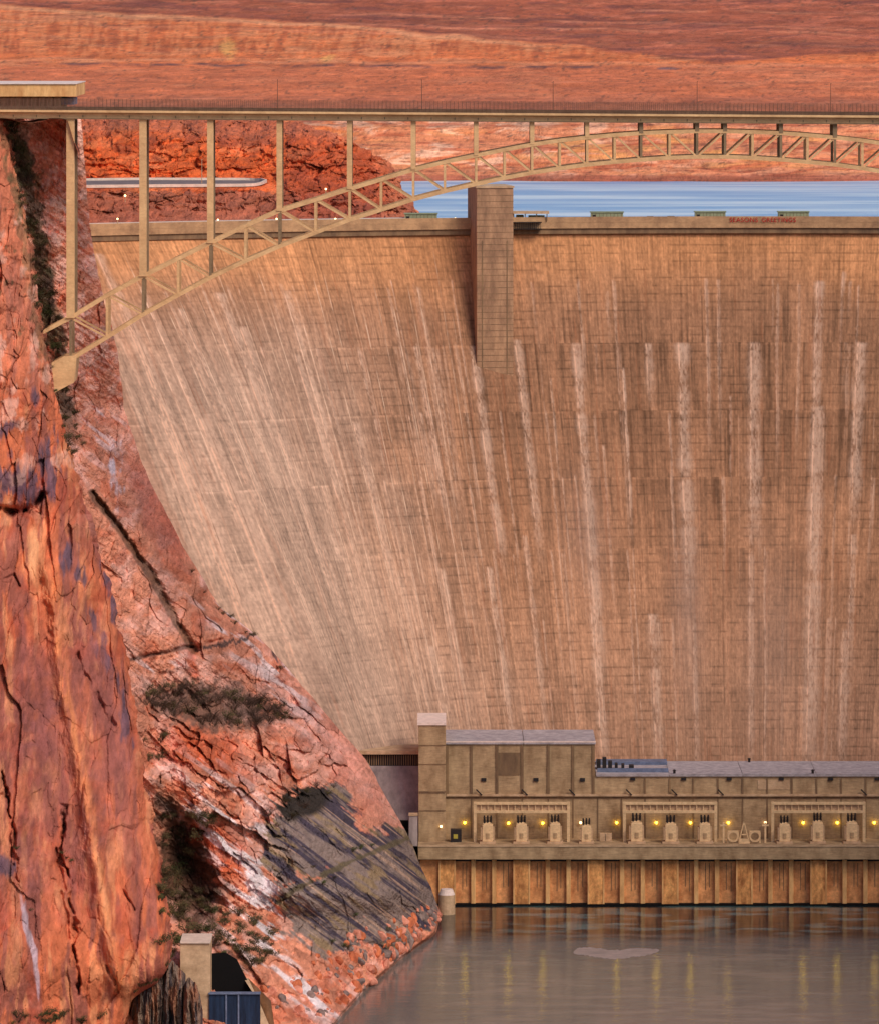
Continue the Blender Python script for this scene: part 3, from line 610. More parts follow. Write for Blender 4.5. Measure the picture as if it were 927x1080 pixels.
C = mixc(C, lin((98, 74, 64)), sm(.25, .75, blob(wx, wy, 225, 746, 78, 30, 8)+.4*fbm(PX/4, YY/4, 88, 4))*.8)      # duff under the brush
C = mixc(C, lin((62, 46, 34)), sm(.25, .7, blob(wx, wy, 196, 920, 36, 84, -14)+.4*fbm(PX/8, YY/8, 3, 4))*.85)  # deep shade of the gully painted into the rock colour
C = mixc(C, lin((236, 172, 150)), sm(-.1, .3, fbm(wx/12, wy/12, 112, 5))*sm(480, 400, YY)*.75)
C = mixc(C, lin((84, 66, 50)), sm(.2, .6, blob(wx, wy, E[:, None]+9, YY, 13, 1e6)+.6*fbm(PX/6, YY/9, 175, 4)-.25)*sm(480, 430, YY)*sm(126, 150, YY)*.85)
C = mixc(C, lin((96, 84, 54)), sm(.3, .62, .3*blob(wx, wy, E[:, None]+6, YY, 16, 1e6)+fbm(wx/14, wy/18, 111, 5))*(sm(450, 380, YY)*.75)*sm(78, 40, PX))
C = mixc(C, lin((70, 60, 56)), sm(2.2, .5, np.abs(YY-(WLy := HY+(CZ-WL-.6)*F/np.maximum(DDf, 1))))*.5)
rk = rough*(1-dm)
C = mixc(C, lin((118, 58, 44)), np.clip(rk*bk*(np.exp(-(E2/.06)**2)*.4*lo_+np.exp(-(E4/.03)**2)*.12*(1-lo_)), 0, 1))
C = C*(1+(1-dm[..., None])*(np.array([1.03, 1.2, 1.3])-1)); C = C*(1+.3*sm(560, 420, YY))[..., None]; C *= (1+rk*(.35*F2*lo_+.3*F3+.2*F4*(1-lo_)+.15*F5*(1-lo_)))[..., None]  # upper rock colour lightened to offset the shading of its facing
C *= (1+.18*fbm(PX/3, YY/3, 105, 4)+.12*fbm(PX/14, YY/14, 106, 3))[..., None]
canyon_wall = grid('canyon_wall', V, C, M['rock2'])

# plateau behind the bridge end
xs, ds = np.meshgrid(np.linspace(-900, 84, 160), np.linspace(1498, 1800, 90))
zz = 211.5+1.6*fbm(xs/30, ds/30, 3, 4)-8*sm(70, 84, xs)-6*sm(1700, 1790, ds); V = np.stack([(xs-CX)*ds/F, ds, zz], -1)
C = np.ones(V.shape)*lin((188, 104, 78)); C = mixc(C, lin((120, 92, 70)), sm(0, .4, fbm(xs/18, ds/18, 5, 4))*.7); grid('plateau', V, C, M['mesa'])
# mirror-side canyon wall, right of the picture
yy, dd = np.meshgrid(np.linspace(0, 1, 160), np.linspace(1300, 1900, 220), indexing='ij')
zr = 212-222*yy; xr = 265-95*yy**1.3+14*ridge(dd/50, zr/40, 3, 4)+8*np.exp(-((yy-.0)/.02)**2)
xr = xr+np.where(yy < .005, 300, 0)
V = np.stack([xr, dd, zr], -1)[:, ::-1]; C = np.ones(V.shape)*lin((210, 114, 84)); C = mixc(C, lin((150, 84, 74)), sm(0, .4, fbm(dd/20, zr/60, 5, 4))*.8); grid('far_bank_cliff', V, C, M['rock2'])

# ------------------------------------------------------------------ rim hill behind the left abutment, with road shelf
xs = np.linspace(-160, 470, 700)
def dshift(px): return 1812-58*np.minimum(np.abs((px-800)/700.), 1.05)**2+11-1766
def prof(x, pts): return np.interp(x, [p[0] for p in pts], [p[1] for p in pts])
rows = [(1766, [(0, 241), (470, 241)]), (1772, [(0, 236), (430, 234), (470, 250)]), (1780, [(0, 228), (300, 227), (400, 229), (425, 234), (470, 260)]),
        (1800, [(0, 203), (270, 201), (300, 208), (350, 210), (400, 218), (425, 232), (470, 270)]),
        (1812, [(0, 200.5), (270, 198), (300, 195), (350, 198), (390, 212), (420, 232), (470, 280)]),
        (1850, [(0, 191), (150, 189), (270, 189.5), (300, 182), (350, 184), (395, 206), (420, 236), (470, 290)]),
        (1862, [(0, 176), (80, 176), (200, 170), (268, 176), (300, 166), (350, 165), (395, 196), (422, 236), (470, 300)]),
        (1880, [(0, 152), (80, 150), (180, 147), (260, 158), (300, 150), (350, 151), (385, 172), (424, 236), (470, 310)]),
        (1920, [(0, 140), (80, 138), (150, 133), (250, 144), (300, 138), (340, 143), (385, 172), (424, 240), (470, 320)]),
        (2020, [(0, 128), (100, 126), (250, 128), (330, 138), (385, 180), (424, 250), (470, 330)]),
        (2200, [(0, 119), (150, 119), (300, 128), (350, 160), (470, 340)])]
nr = 420; DR = np.array([r[0] for r in rows]); YR = np.array([prof(xs*.94, r[1]) for r in rows])
tk = np.linspace(0, len(rows)-1, nr); Dk = np.interp(tk, np.arange(len(rows)), DR)
YK = np.array([[0.]*len(xs)]*nr)
for j in range(len(xs)): YK[:, j] = np.interp(tk, np.arange(len(rows)), YR[:, j])
PXg = np.repeat(xs[None], nr, 0); Dg = np.repeat(Dk[:, None], len(xs), 1)
sh = dshift(PXg); Zg = CZ-(YK-HY)*(Dg+sh)/F
shelf = sm(1806, 1814, Dg)*sm(1856, 1846, Dg)*sm(292, 276, PXg)
rg = (1-shelf)*sm(1772, 1790, Dg)
Zg = Zg+rg*(1.3*ridge(PXg/16, Dg/14, 5, 5)+1.2*fbm(PXg/4, Dg/4, 6, 4)-1.0)
XX = (PXg-CX)*(Dg+sh)/F+rg*2.5*fbm(PXg/9, Zg/2.5, 9, 4)
wz = 1.2*fbm(PXg/40, Zg/8, 70, 4)
Fa, Ea = facet(PXg/26, (Zg+wz)/3.6, 61); Fb, Eb = facet(PXg/9, (Zg+wz)/1.7, 67); Fc, Ec = facet(PXg/40, (Zg+wz*2)/1.1, 71)
Dg2 = Dg+sh+rg*(1.6*ridge(PXg/30, Zg/4, 5, 4)+3.4*Fa+1.4*Fb+2.0*Fc)
V = np.stack([XX, Dg2, Zg], -1)
C = np.ones(V.shape)*lin((206, 96, 54)); 
C = mixc(C, lin((158, 74, 52)), sm(0, .4, fbm(PXg/14, Zg/3, 3, 5))*.85)
C = mixc(C, lin((222, 124, 84)), sm(.1, .45, fbm(PXg/24, Zg/2.2, 7, 4))*.7)
C = mixc(C, lin((150, 92, 80)), sm(1812, 1800, Dg)*.8)
C = mixc(C, lin((216, 140, 110)), sm(385, 425, PXg+12*fbm(PXg/9, Zg/3, 3))*.7)
C = mixc(C, lin((96, 48, 44)), sm(.2, .5, fbm(PXg/10, Zg/4, 17, 4))*sm(290, 320, PXg)*.3)
C = mixc(C, lin((180, 104, 82)), sm(1885, 1930, Dg+14*fbm(PXg/20, Dg/20, 5, 3))*.7); C = mixc(C, lin((150, 70, 54)), sm(285, 310, PXg)*sm(1930, 1850, Dg)*.55)
C = C*np.array([1.3, 1.28, 1.1]); C = mixc(C, lin((100, 46, 36)), np.clip(np.exp(-(Ea/.05)**2)*.5+np.exp(-(Eb/.07)**2)*.2, 0, 1)*.3)
C *= (1+.2*fbm(PXg/3, Zg/1.0, 9, 3)+.25*Fb+.3*Fc)[..., None]
grid('rim_hill', V, C, M['rock2'])
# service road on the shelf + approach on the crest level
mb = MB(); n = 60; pts = []
for i in range(n+1):
    x = -60+(281+60)*i/n; w2 = 1 if x < 255 else math.sqrt(max(0, 1-((x-255)/26.)**2)); q_ = float(dshift(x)); pts.append((x, 1828-11*w2+q_, 1828+16*w2+q_))
def shelf_z(px, D): return np.interp(D-dshift(px), [1812, 1850], [float(Z(prof(px, rows[4][1]), 1812+dshift(px))), float(Z(prof(px, rows[5][1]), 1850+dshift(px)))])+.35
vs = []
for x, a_, b_ in pts: vs += [(X(x, a_), a_, shelf_z(x, a_)), (X(x, b_), b_, shelf_z(x, b_))]
mb.add(vs, [(2*i, 2*i+2, 2*i+3, 2*i+1) for i in range(n)]); tag(mb.build('service_road', M['road']), kind='structure')
mb = MB()
for (x0, a0, b0), (x1, a1, b1) in zip(pts[:-1], pts[1:]):
    for (p_, q_) in ((a0, a1), (b0, b1)): mb.bar((X(x0, p_), p_, shelf_z(x0, p_)+.25), (X(x1, q_), q_, shelf_z(x1, q_)+.25), .5, .9)
tag(mb.build('road_kerb', M['kerb']), 'pale low kerb wall edging the curved service road above the left dam abutment', 'kerb')
t = empty('retaining_wall', tuple(dam.location), 'long pale concrete wall above the left end of the dam crest', 'wall')
sweep(60, 428, 60, [(4.5, 174.59), (4.5, 175.9), (9.5, 175.9), (9.5, 174.59)], 'wall', M['conc_lt']).parent = t
sweep(60, 428, 60, [(4.2, 175.903), (4.2, 176.15), (9.7, 176.15), (9.7, 175.903)], 'coping', M['kerb']).parent = t
lamp_post(132, 206, 213, 1792, 'lit lamp on the slope just under the curved service road', .32, group='lamps on the left abutment')
lamp_post(213, 168, 193, 1830, 'thin bare pole standing beside the curved service road', .12, 'kerb', 'lamps on the left abutment')
lamp_post(344, 199, 206, 1805, 'lit lamp low on the dark bluff right of the service road', .3, group='lamps on the left abutment')

# ------------------------------------------------------------------ far mesa
nr, nc = 620, 1000
rD = np.concatenate([np.linspace(2925, 3080, 220), np.geomspace(3081, 12500, 400)])
pxs = np.linspace(-900, 1900, nc); PXg, Dg = np.meshgrid(pxs, rD)
XW = (PXg-CX)*Dg/F
Dn = Dg+46*fbm(XW/140, Dg/900, 3, 4)
Zg = np.interp(Dn, [2900, 2953, 2962, 2985, 3000, 3030, 3045, 3090, 3200, 3700, 4500, 6000, 8000, 12500], [138, 149, 153, 156, 164, 167, 174, 178, 181, 183.5, 190, 205, 226, 320])
Zg = Zg+sm(2960, 3000, Dn)*(.8*ridge(XW/40, Dg/26, 5, 4))+sm(3060, 3300, Dg)*(3.0*fbm(XW/160, Dg/260, 9, 5)+1.6*ridge(XW/40, Dg/60, 12, 4)+.0012*(Dg-3000)*ridge(XW/220, Dg/420, 15, 4))
# long terraces
Zg = Zg+2.6*np.floor(sm(3300, 3500, Dg)*(Dg/420+.9*fbm(XW/300, Dg/600, 4, 3)) % 1.0*3)/3.*0
V = np.stack([XW, Dg, Zg], -1)
py = HY+(CZ-Zg)*F/Dg
C = np.ones(V.shape)*lin((224, 122, 74))
ql = PXg+40*fbm(PXg/90, py/14, 90, 3); qy = py+5*fbm(PXg/70, py/12, 92, 4)+PXg*.012
b1 = fbm(ql/70, qy/4.5, 3, 6, .62); b2 = fbm(ql/34, qy/2.4, 7, 6, .62); b3 = fbm(ql/9, qy/2.6, 9, 5, .65)
C = mixc(C, lin((232, 150, 108)), sm(.05, .35, b1)*.75); C = mixc(C, lin((166, 84, 62)), sm(.05, .4, b2)*.4); C = mixc(C, lin((222, 112, 66)), sm(.1, .4, b3)*.3)
bd = 14+np.interp(PXg, [0, 130, 330, 600, 760, 927], [-10, 0, 8, 34, 52, 40])+4*fbm(PXg/50, py/20, 3, 4)        # dusky upper slope
up = sm(2.5, -2.5, py-bd); C = mixc(C, lin((160, 86, 68)), up*.75)
C = mixc(C, lin((206, 118, 92)), up*sm(.08, .36, fbm(ql/60, qy/2.2, 21, 5, .6))*.75); C = mixc(C, lin((126, 72, 70)), up*sm(.08, .36, fbm(ql/50, qy/2.8, 23, 5, .6))*.6)
fl = fbm(PXg/3.5+py/14, py/16, 94, 5, .6)
b4 = sm(0, 3, py-bd)*sm(60, 52, py-6*fbm(PXg/50, 0*py, 95, 3)-PXg*.004)
C = mixc(C, lin((234, 150, 104)), b4*sm(-.1, .2, fl)*.42); C = mixc(C, lin((154, 76, 52)), b4*sm(0, .3, -fl)*.4)
C = mixc(C, lin((248, 184, 144)), np.exp(-((py-bd-3)/2.2)**2)*sm(650, 500, PXg)*.5); C = mixc(C, lin((120, 66, 58)), np.exp(-((py-bd+1.5)/1.2)**2)*.5)
C = mixc(C, lin((238, 158, 120)), np.exp(-((py-62-.008*PXg-3*fbm(PXg/60, 0*py, 96, 4))/1.6)**2)*.6)
for k_, (y_, a_, sl_) in enumerate(((5, .5, .02), (16, .45, .03), (26, .5, .02), (36, .4, .03), (84, .35, .004), (93, .4, .0), (101, .5, .0))):
    dl_ = py-y_-sl_*(PXg-500)-3*fbm(PXg/70, 0*py, 100+k_, 4); g_ = np.clip(.5+1.6*fbm(PXg/40, 0*py, 120+k_, 3), 0, 1)*a_
    C = mixc(C, lin((112, 64, 56)), np.exp(-(dl_/.8)**2)*g_); C = mixc(C, lin((228, 146, 114)), np.exp(-((dl_-2)/1.2)**2)*g_)
C = mixc(C, lin((246, 186, 110)), sm(.4, .9, blob(PXg+6*fbm(PXg/9, py/9, 2), py, 240, 52, 12, 14, -30)+blob(PXg, py, 345, 62, 12, 5, -20)+.5*b3)*.6)
flat = sm(118, 108, py)*sm(64, 74, py)
C = mixc(C, lin((214, 122, 90)), flat*.6); C = mixc(C, lin((150, 92, 80)), sm(96, 112, py)*sm(128, 116, py)*.55)
C = mixc(C, lin((112, 76, 76)), np.exp(-((py-66-(PXg*.008)-1.8*fbm(PXg/30, py*0, 4, 4))/1.3)**2)*np.clip(.5+1.5*fbm(PXg/18, py*0, 6, 3), 0, 1)*sm(740, 700, PXg))    # dark band of a track
C = mixc(C, lin((110, 96, 108)), sm(.5, .8, blob(PXg, py, 705, 72, 18, 2))*.7)
pk = sm(118, 130, py)*sm(192, 186, py)
wq = fbm(ql/26, qy/8-ql/120, 33, 6, .6); wr = fbm(ql/40, qy/4, 36, 6, .6)
C = mixc(C, lin((226, 146, 114)), pk*sm(330, 420, PXg)*.75); C = mixc(C, lin((244, 190, 166)), pk*sm(.02, .3, wq)*.85*np.clip(blob(PXg, py, 480, 150, 190, 50)+.25, 0, 1))
C = mixc(C, lin((192, 96, 68)), pk*sm(.02, .3, wr)*.75); C = mixc(C, lin((238, 166, 104)), pk*sm(.05, .35, fbm(ql/50, qy/7, 39, 5))*.75*np.clip(blob(PXg, py, 740, 155, 220, 18)+.2, 0, 1))
C = mixc(C, lin((140, 78, 66)), pk*sm(.22, .4, fbm(ql/12, qy/3, 41, 5, .65))*.6)
C = mixc(C, lin((150, 82, 72)), sm(182, 186, py)*.75)
vg = sm(.42, .6, fbm(PXg/3, py/1.6, 50, 3)+.1*fbm(PXg/60, py/20, 51)); C = mixc(C, lin((92, 72, 62)), vg*.6)
Fm, Em = facet(ql/34, qy/4.2, 81); Fn, En = facet(ql/12, qy/2.0, 83)
C = mixc(C, lin((112, 58, 46)), np.clip(np.exp(-(Em/.05)**2)*.5+np.exp(-(En/.07)**2)*.2, 0, 1)*.35*np.clip(.5+b1*2, 0, 1))
C *= (1.04+.30*fbm(XW/14, py/.9, 60, 4)+.25*fbm(XW/120, py/4, 62, 4)+.15*Fm+.1*Fn)[..., None]
C = C*np.array([1.0, .97, .86]); grid('mesa', V, C, M['mesa'])

# ------------------------------------------------------------------ water
def water_mat(name, c1, c2, rough, bs, bd_, stretch, cs=.02):
    m, nt, b = newmat(name); b.inputs['Roughness'].default_value = rough; b.inputs['IOR'].default_value = 1.33; b.inputs['Specular IOR Level'].default_value = .5
    mp = noise_bump(nt, b, bs, bd_, .6, stretch)
    n = N(nt, 'ShaderNodeTexNoise'); n.inputs['Scale'].default_value = cs; n.inputs['Detail'].default_value = 6; n.inputs['Distortion'].default_value = .3; nt.links.new(mp.outputs[0], n.inputs['Vector'])
    cr = N(nt, 'ShaderNodeValToRGB'); e = cr.color_ramp.elements; e[0].position = .4; e[0].color = (*lin(c1), 1); e[1].position = .62; e[1].color = (*lin(c2), 1)
    nt.links.new(n.outputs[0], cr.inputs[0]); nt.links.new(cr.outputs[0], b.inputs['Base Color']); return m
M['lake'] = water_mat('lake_water', (132, 172, 214), (214, 228, 240), .3, (.3,), .5, (.12, .5, 1), .07)  # bright sky reflection tinted into the base colour
m, nt, b = newmat('river_water'); M['river'] = m
at = N(nt, 'ShaderNodeAttribute'); at.attribute_name = 'Col'; nt.links.new(at.outputs['Color'], b.inputs['Base Color'])
b.inputs['Roughness'].default_value = .06; b.inputs['IOR'].default_value = 1.33
noise_bump(nt, b, (.12, .5), .03, .5, (.8, 1.1, 1))
xs, ds = np.meshgrid(np.linspace(-420, 330, 420), np.linspace(1100, 1712, 500)); zz = np.full(xs.shape, WL)
px = CX+xs*F/ds; py = HY+(CZ-WL)*F/ds
C = np.ones(xs.shape+(3,))*lin((120, 116, 114)); C = mixc(C, lin((36, 40, 44)), sm(996, 985, py+3*fbm(px/60, py/5, 3)))  # dark reflection of the piers painted into the near-powerhouse water
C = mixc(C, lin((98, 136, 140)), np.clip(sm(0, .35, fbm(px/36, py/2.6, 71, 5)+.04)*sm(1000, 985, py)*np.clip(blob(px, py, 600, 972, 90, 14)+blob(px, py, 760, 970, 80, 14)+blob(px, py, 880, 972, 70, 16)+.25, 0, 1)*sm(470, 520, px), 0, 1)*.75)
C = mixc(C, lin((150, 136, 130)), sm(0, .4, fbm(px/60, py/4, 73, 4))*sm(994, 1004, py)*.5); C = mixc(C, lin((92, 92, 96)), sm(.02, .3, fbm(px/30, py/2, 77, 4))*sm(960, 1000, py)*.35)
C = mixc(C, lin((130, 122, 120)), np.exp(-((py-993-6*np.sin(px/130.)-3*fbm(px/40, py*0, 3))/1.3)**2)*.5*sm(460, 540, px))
C = mixc(C, lin((90, 84, 74)), sm(500, 400, px)*sm(1000, 1030, py)*.4)
grid('river', np.stack([xs, ds, zz], -1), C, M['river'])
mb = MB()
for px_ in np.linspace(-60, 1540, 80):
    Dt = 1812-58*min(abs((px_-800)/700.), 1.05)**2+9; mb.v += [(X(px_, Dt), Dt, 150), (X(px_, Dt)*(3.2 if abs(px_-800) > 10 else 3), 3100, 150)]
for i in range(79): mb.f.append((2*i, 2*i+2, 2*i+3, 2*i+1))
tag(mb.build('lake', M['lake']), kind='structure')
# foam boil
mb = MB(); n = 150; cxp, cyp = 646, 1004.5; ring = []
for i in range(n):
    a_ = 2*math.pi*i/n; ring.append((cxp+math.cos(a_)*44*(1+.12*math.sin(3*a_+1)), cyp+math.sin(a_)*5.4*(1+.2*math.sin(2*a_+.6)+.12*math.sin(5*a_))-2*math.cos(a_*2)+random.uniform(-.7, .7)))
def onw(px, py, h=.02):
    D = (CZ-WL-h)*F/(py-HY); return P(px, py, D)
for i, (x, y) in enumerate(ring): mb.v.append(onw(x, y))
for i, (x, y) in enumerate(ring): mb.v.append(onw(cxp+(x-cxp)*.8, cyp+(y-cyp)*.8, .05))
mb.v.append(onw(cxp, cyp, .07))
for i in range(n): mb.f.append((i, (i+1) % n, n+(i+1) % n, n+i)[::-1]); mb.f.append((n+i, n+(i+1) % n, 2*n)[::-1])
tag(mb.build('foam', M['foam']), kind='structure')
MB_ = MB(); MB_.box(-500, 400, 1000, 1720, -30, -29.5); tag(MB_.build('river_bed', M['fin']), kind='structure')

# ------------------------------------------------------------------ POWERHOUSE
ph = empty('powerhouse', P(690, 950, 1680), 'long olive concrete powerhouse at the dam foot, standing on orange piers over the river', 'powerhouse')
DW = 1695; XE = 1300
MB().pbox(470, 627, 785, 890, DW, 1723).build('wall', M['conc'], ph)
MB().box(X(627, DW)+.003, X(XE, DW), DW, 1724, Z(890, DW), Z(819, DW)).build('wall', M['conc'], ph)
MB().pbox(441.5, 470, 765, 906, DW-5, 1712).build('tower_wall', M['conc'], ph, .1)
MB().box(X(441, 1690)-.2, X(470.3, 1690), 1689.6, 1712.5, Z(765, 1690)+.003, Z(765, 1690)+.7).build('tower_roof', M['white_roof'], ph)
zt = Z(785, DW)
for a_, b_ in ((469.6, 551.7), (552.3, 628)): MB().box(X(a_, DW), X(b_, DW), DW-.5, 1723.6, zt+.003, zt+.5).build('roof', M['roof'], ph)
MB().box(X(469.6, DW), X(628, DW), DW-.55, DW-.2, zt+.5, zt+.85).build('roof_edge', M['white_roof'], ph)
zt = Z(819, DW)
xsr = [628, 705.5, 783, 861, 938, 1016, 1094, 1172, 1250, 1300]
for a_, b_ in zip(xsr[:-1], xsr[1:]): MB().box(X(a_+.4, DW)+.02, X(b_, DW), DW-.5, 1724.6, zt+.003, zt+.45).build('roof', M['roof'], ph)
MB().box(X(628, DW)+.05, X(XE, DW), DW-.55, DW-.2, zt+.46, zt+.75).build('roof_edge', M['roof'], ph)
# pilasters, ledges, vents on the upper wall
for x in (471.5, 497, 524, 550.5, 578, 604, 625.5): MB().pbox(x-1.3, x+1.3, 786.5, 838, DW-.35, DW-.002).build('pilaster', M['conc_dk'], ph)
MB().pbox(470.5, XE, 838, 840.3, DW-.7, DW-.003).build('ledge', M['conc_lt'], ph)
MB().pbox(470.5, XE, 840.4, 842.5, DW-.2, DW-.003).build('ledge', M['conc_dk'], ph)
MB().pbox(441.8, 469.8, 835, 836.3, DW-5.3, DW-5.003).build('ledge', M['conc_dk'], ph)
for y in (786, 806, 855): MB().pbox(442, 469.8, y, y+.8, DW-5.15, DW-5.003).build('ledge', M['conc_dk'], ph)
for i, x in enumerate([680, 706, 731, 757, 783, 809, 835, 861, 887, 913, 939, 965]):
    MB().pbox(x-.9, x+.9, 821, 838, DW-.25, DW-.002).build('pilaster', M['conc_dk'], ph)
    MB().pbox(x-.7, x+.7, 842.6, 884, DW-.15, DW-.002).build('pilaster', M['conc_dk'], ph)
for x in (497, 524, 550.5, 578, 604, 630, 655): MB().pbox(x-.7, x+.7, 842.6, 884, DW-.15, DW-.002).build('pilaster', M['conc_dk'], ph)
for x in (510, 565, 614): MB().pbox(x-2.6, x+2.6, 821, 824.6, DW-.4, DW-.003).build('vent', M['dark'], ph)
for x in (667, 721, 769, 824, 876, 925): MB().pbox(x-2.6, x+2.6, 820.6, 823.4, DW-.45, DW-.003).build('vent', M['dark'], ph)
for x in (505, 553, 603, 663, 711, 760, 911): MB().bar(P(x-3, 833, DW-.9), P(x+3, 839, DW-.9), .35).build('bracket', M['dark'], ph)
for a_, b_, y0, y1 in ((525.5, 548.5, 794, 818), (799, 833, 823, 833)): MB().pbox(a_, b_, y0, y1, DW-.12, DW-.002).build('panel', M['conc_dk'] if a_ < 600 else M['conc_lt'], ph)
# deck, soffit, piers
MB().box(X(441, 1680), X(XE, 1680), 1679, DW-.01, Z(906.5, 1680), Z(893, 1680)).build('deck', M['conc'], ph, .12)
MB().box(X(441, 1680), X(XE, 1680), 1678.8, 1679.3, Z(893, 1680)+.003, Z(893, 1680)+.35).build('deck_kerb', M['conc_lt'], ph)
zb = -14.0; ztop = Z(906.5, 1680)-.004
MB().box(X(448, 1686), X(XE, 1686), 1683.3, 1708, zb, ztop).build('bay_wall', M['bay'], ph)
def pier(xa, xb, D, m, nm='pier'): return MB().box(X(xa, D), X(xb, D), D, 1686.5, zb, ztop-.5).build(nm, M[m], ph, .12)
pier(443, 463, 1682.0, 'bay'); 
for i in range(11):
    c = 471.5+i*78.35
    pier(c-8.8, c+8.8, 1681, 'orange_conc')
    for dx in (-8.8, 7.2): MB().box(X(c+dx, 1680.9), X(c+dx+1.7, 1680.9), 1680.85, 1681.5, zb, ztop-.55).build('pier_edge', M['orange_lt'], ph)
    for dx in (27.5, 49.5): pier(c+dx-2.4, c+dx+2.4, 1682, 'orange_lt', 'rib')
    for dx in (16, 20, 37, 41, 59, 64): MB().box(X(c+dx, 1683.2), X(c+dx, 1683.2)+.18, 1683.2, 1683.3, -4.2+.7*math.sin(dx*i+dx), ztop-1.5).build('guide_rail', M['conc_dk'], ph)
MB().box(X(443, 1686), X(XE, 1686), 1682.8, 1683.29, ztop-1.0, ztop-.003).build('soffit_beam', M['dark'], ph)
MB().box(X(443, 1686), X(XE, 1686), 1680.7, 1683.25, zb, WL+.45).build('wet_footing', M['black'], ph)
# wall lamps
for x, y, m_ in ((465, 872, 'lamp_w'), (490, 868, 'lamp_y'), (536, 868.5, 'lamp_y'), (572, 868.5, 'lamp_y'), (612, 868, 'lamp_w'), (650, 868, 'lamp_y'), (692, 868, 'lamp_y'), (728, 868, 'lamp_y'), (768, 868, 'lamp_y'), (807, 868, 'lamp_w'), (847, 868, 'lamp_y'), (883, 868, 'lamp_y'), (922, 868, 'lamp_y')):
    D = DW-.7 if x > 470 else DW-5.7
    l = MB().ball(P(x, y, D), .36, 10).build('wall_lamp', M[m_], ph); MB().bar(P(x, y-1.5, D), P(x, y-1.5, D+.7), .2).build('lamp_arm', M['dark'], l)
# things on the deck
zd = Z(893, 1680)+.01
def transformer(label, grp='transformers on the powerhouse deck'):
    t = empty('transformer', (0, 0, 0), label, 'transformer', grp)
    MB().box(-2.3, 2.3, -2.2, 2.2, 0, .5).build('base', M['conc_lt'], t)
    MB().box(-1.5, 1.5, -1.3, 1.3, .5, 5.4).build('tank', M['tan_paint'], t, .12)
    MB().box(-1.2, 1.2, -1, 1, 5.2, 5.7).build('lid', M['tan_paint'], t)
    for s in (-1, 1):
        mb = MB()
        for k in range(5): mb.box(s*1.5, s*1.95, -1.1+k*.5, -.9+k*.5, 1.0, 4.6) if s > 0 else mb.box(-1.95, -1.5, -1.1+k*.5, -.9+k*.5, 1.0, 4.6)
        mb.build('radiator', M['conc_lt'], t)
    for x in (-.85, 0, .85): 
        b_ = MB().tube((x, 0, 5.7), (x*1.15, 0, 8.0), .3, .2, 8)
        for k in range(4): b_.tube((x*1.05, 0, 6.1+k*.4), (x*1.05, 0, 6.22+k*.4), .42, n=8)
        b_.build('bushing', M['dark'], t)
    MB().box(-.5, .5, -1.48, -1.32, 1.4, 2.9).build('panel', M['conc'], t)
    MB().tube((-1.3, 0, 5.5), (1.0, 0, 5.9), .3, n=8).build('oil_tank', M['tan_paint'], t)
    return t
spots = [(514, 'first, leftmost of three transformers under the left gantry'), (549.5, 'middle of three transformers under the left gantry'), (585, 'rightmost of three transformers under the left gantry'),
         (671, 'leftmost of three transformers under the middle gantry'), (707, 'middle of three transformers under the middle gantry'), (743, 'rightmost of three transformers under the middle gantry'),
         (827, 'leftmost of three transformers under the right gantry'), (862, 'middle of three transformers under the right gantry'), (898, 'rightmost of three transformers under the right gantry'),
         (618, 'tan transformer standing alone, outside a gantry, right of the left one')]
tp = None; R0 = random.Random(4)
for x, l in spots:
    o = transformer('tan '+l if not l.startswith('tan') else l) if tp is None else copy_tree(tp)
    tp = tp or o; o['label'] = 'tan '+l if not l.startswith('tan') else l; o.location = (X(x, 1687), 1687, zd)
    o.scale = (R0.uniform(.94, 1.06), 1, R0.uniform(.93, 1.05))
    if x == 618: o.scale = (.9, .9, .85)
def gantry(xa, xb, label):
    t = empty('gantry', (X((xa+xb)/2, 1689), 1689, zd), label, 'gantry', 'tan gantries over the transformers')
    za = Z(847.5, 1689)
    for x in (xa+.8, xb-.8):
        MB().box(X(x, 1689)-.4, X(x, 1689)+.4, 1688.6, 1689.4, zd, za).build('leg', M['tan_paint'], t)
        MB().box(X(x, 1692)-.3, X(x, 1692)+.3, 1692, 1692.6, zd, za).build('rear_leg', M['tan_paint'], t)
    for z_ in (za, za-2.3): MB().box(X(xa, 1689)-.2, X(xb, 1689)+.2, 1688.5, 1689.3, z_-.35, z_+.35).build('beam', M['tan_paint'], t)
    mb = MB(); n = 14
    for i in range(n+1): x = X(xa, 1689)+(X(xb, 1689)-X(xa, 1689))*i/n; mb.box(x-.12, x+.12, 1688.7, 1688.95, za-2.0, za-.35)
    mb.build('slat', M['tan_paint'], t); MB().pbox(xa+2, xb-2, 849, 857, 1689.35, 1689.5).build('back_panel', M['conc_lt'], t)
gantry(500, 600, 'tan steel gantry over the three leftmost transformers'); gantry(657.5, 755.5, 'tan steel gantry over the middle three transformers'); gantry(814, 912, 'tan steel gantry over the three rightmost transformers')
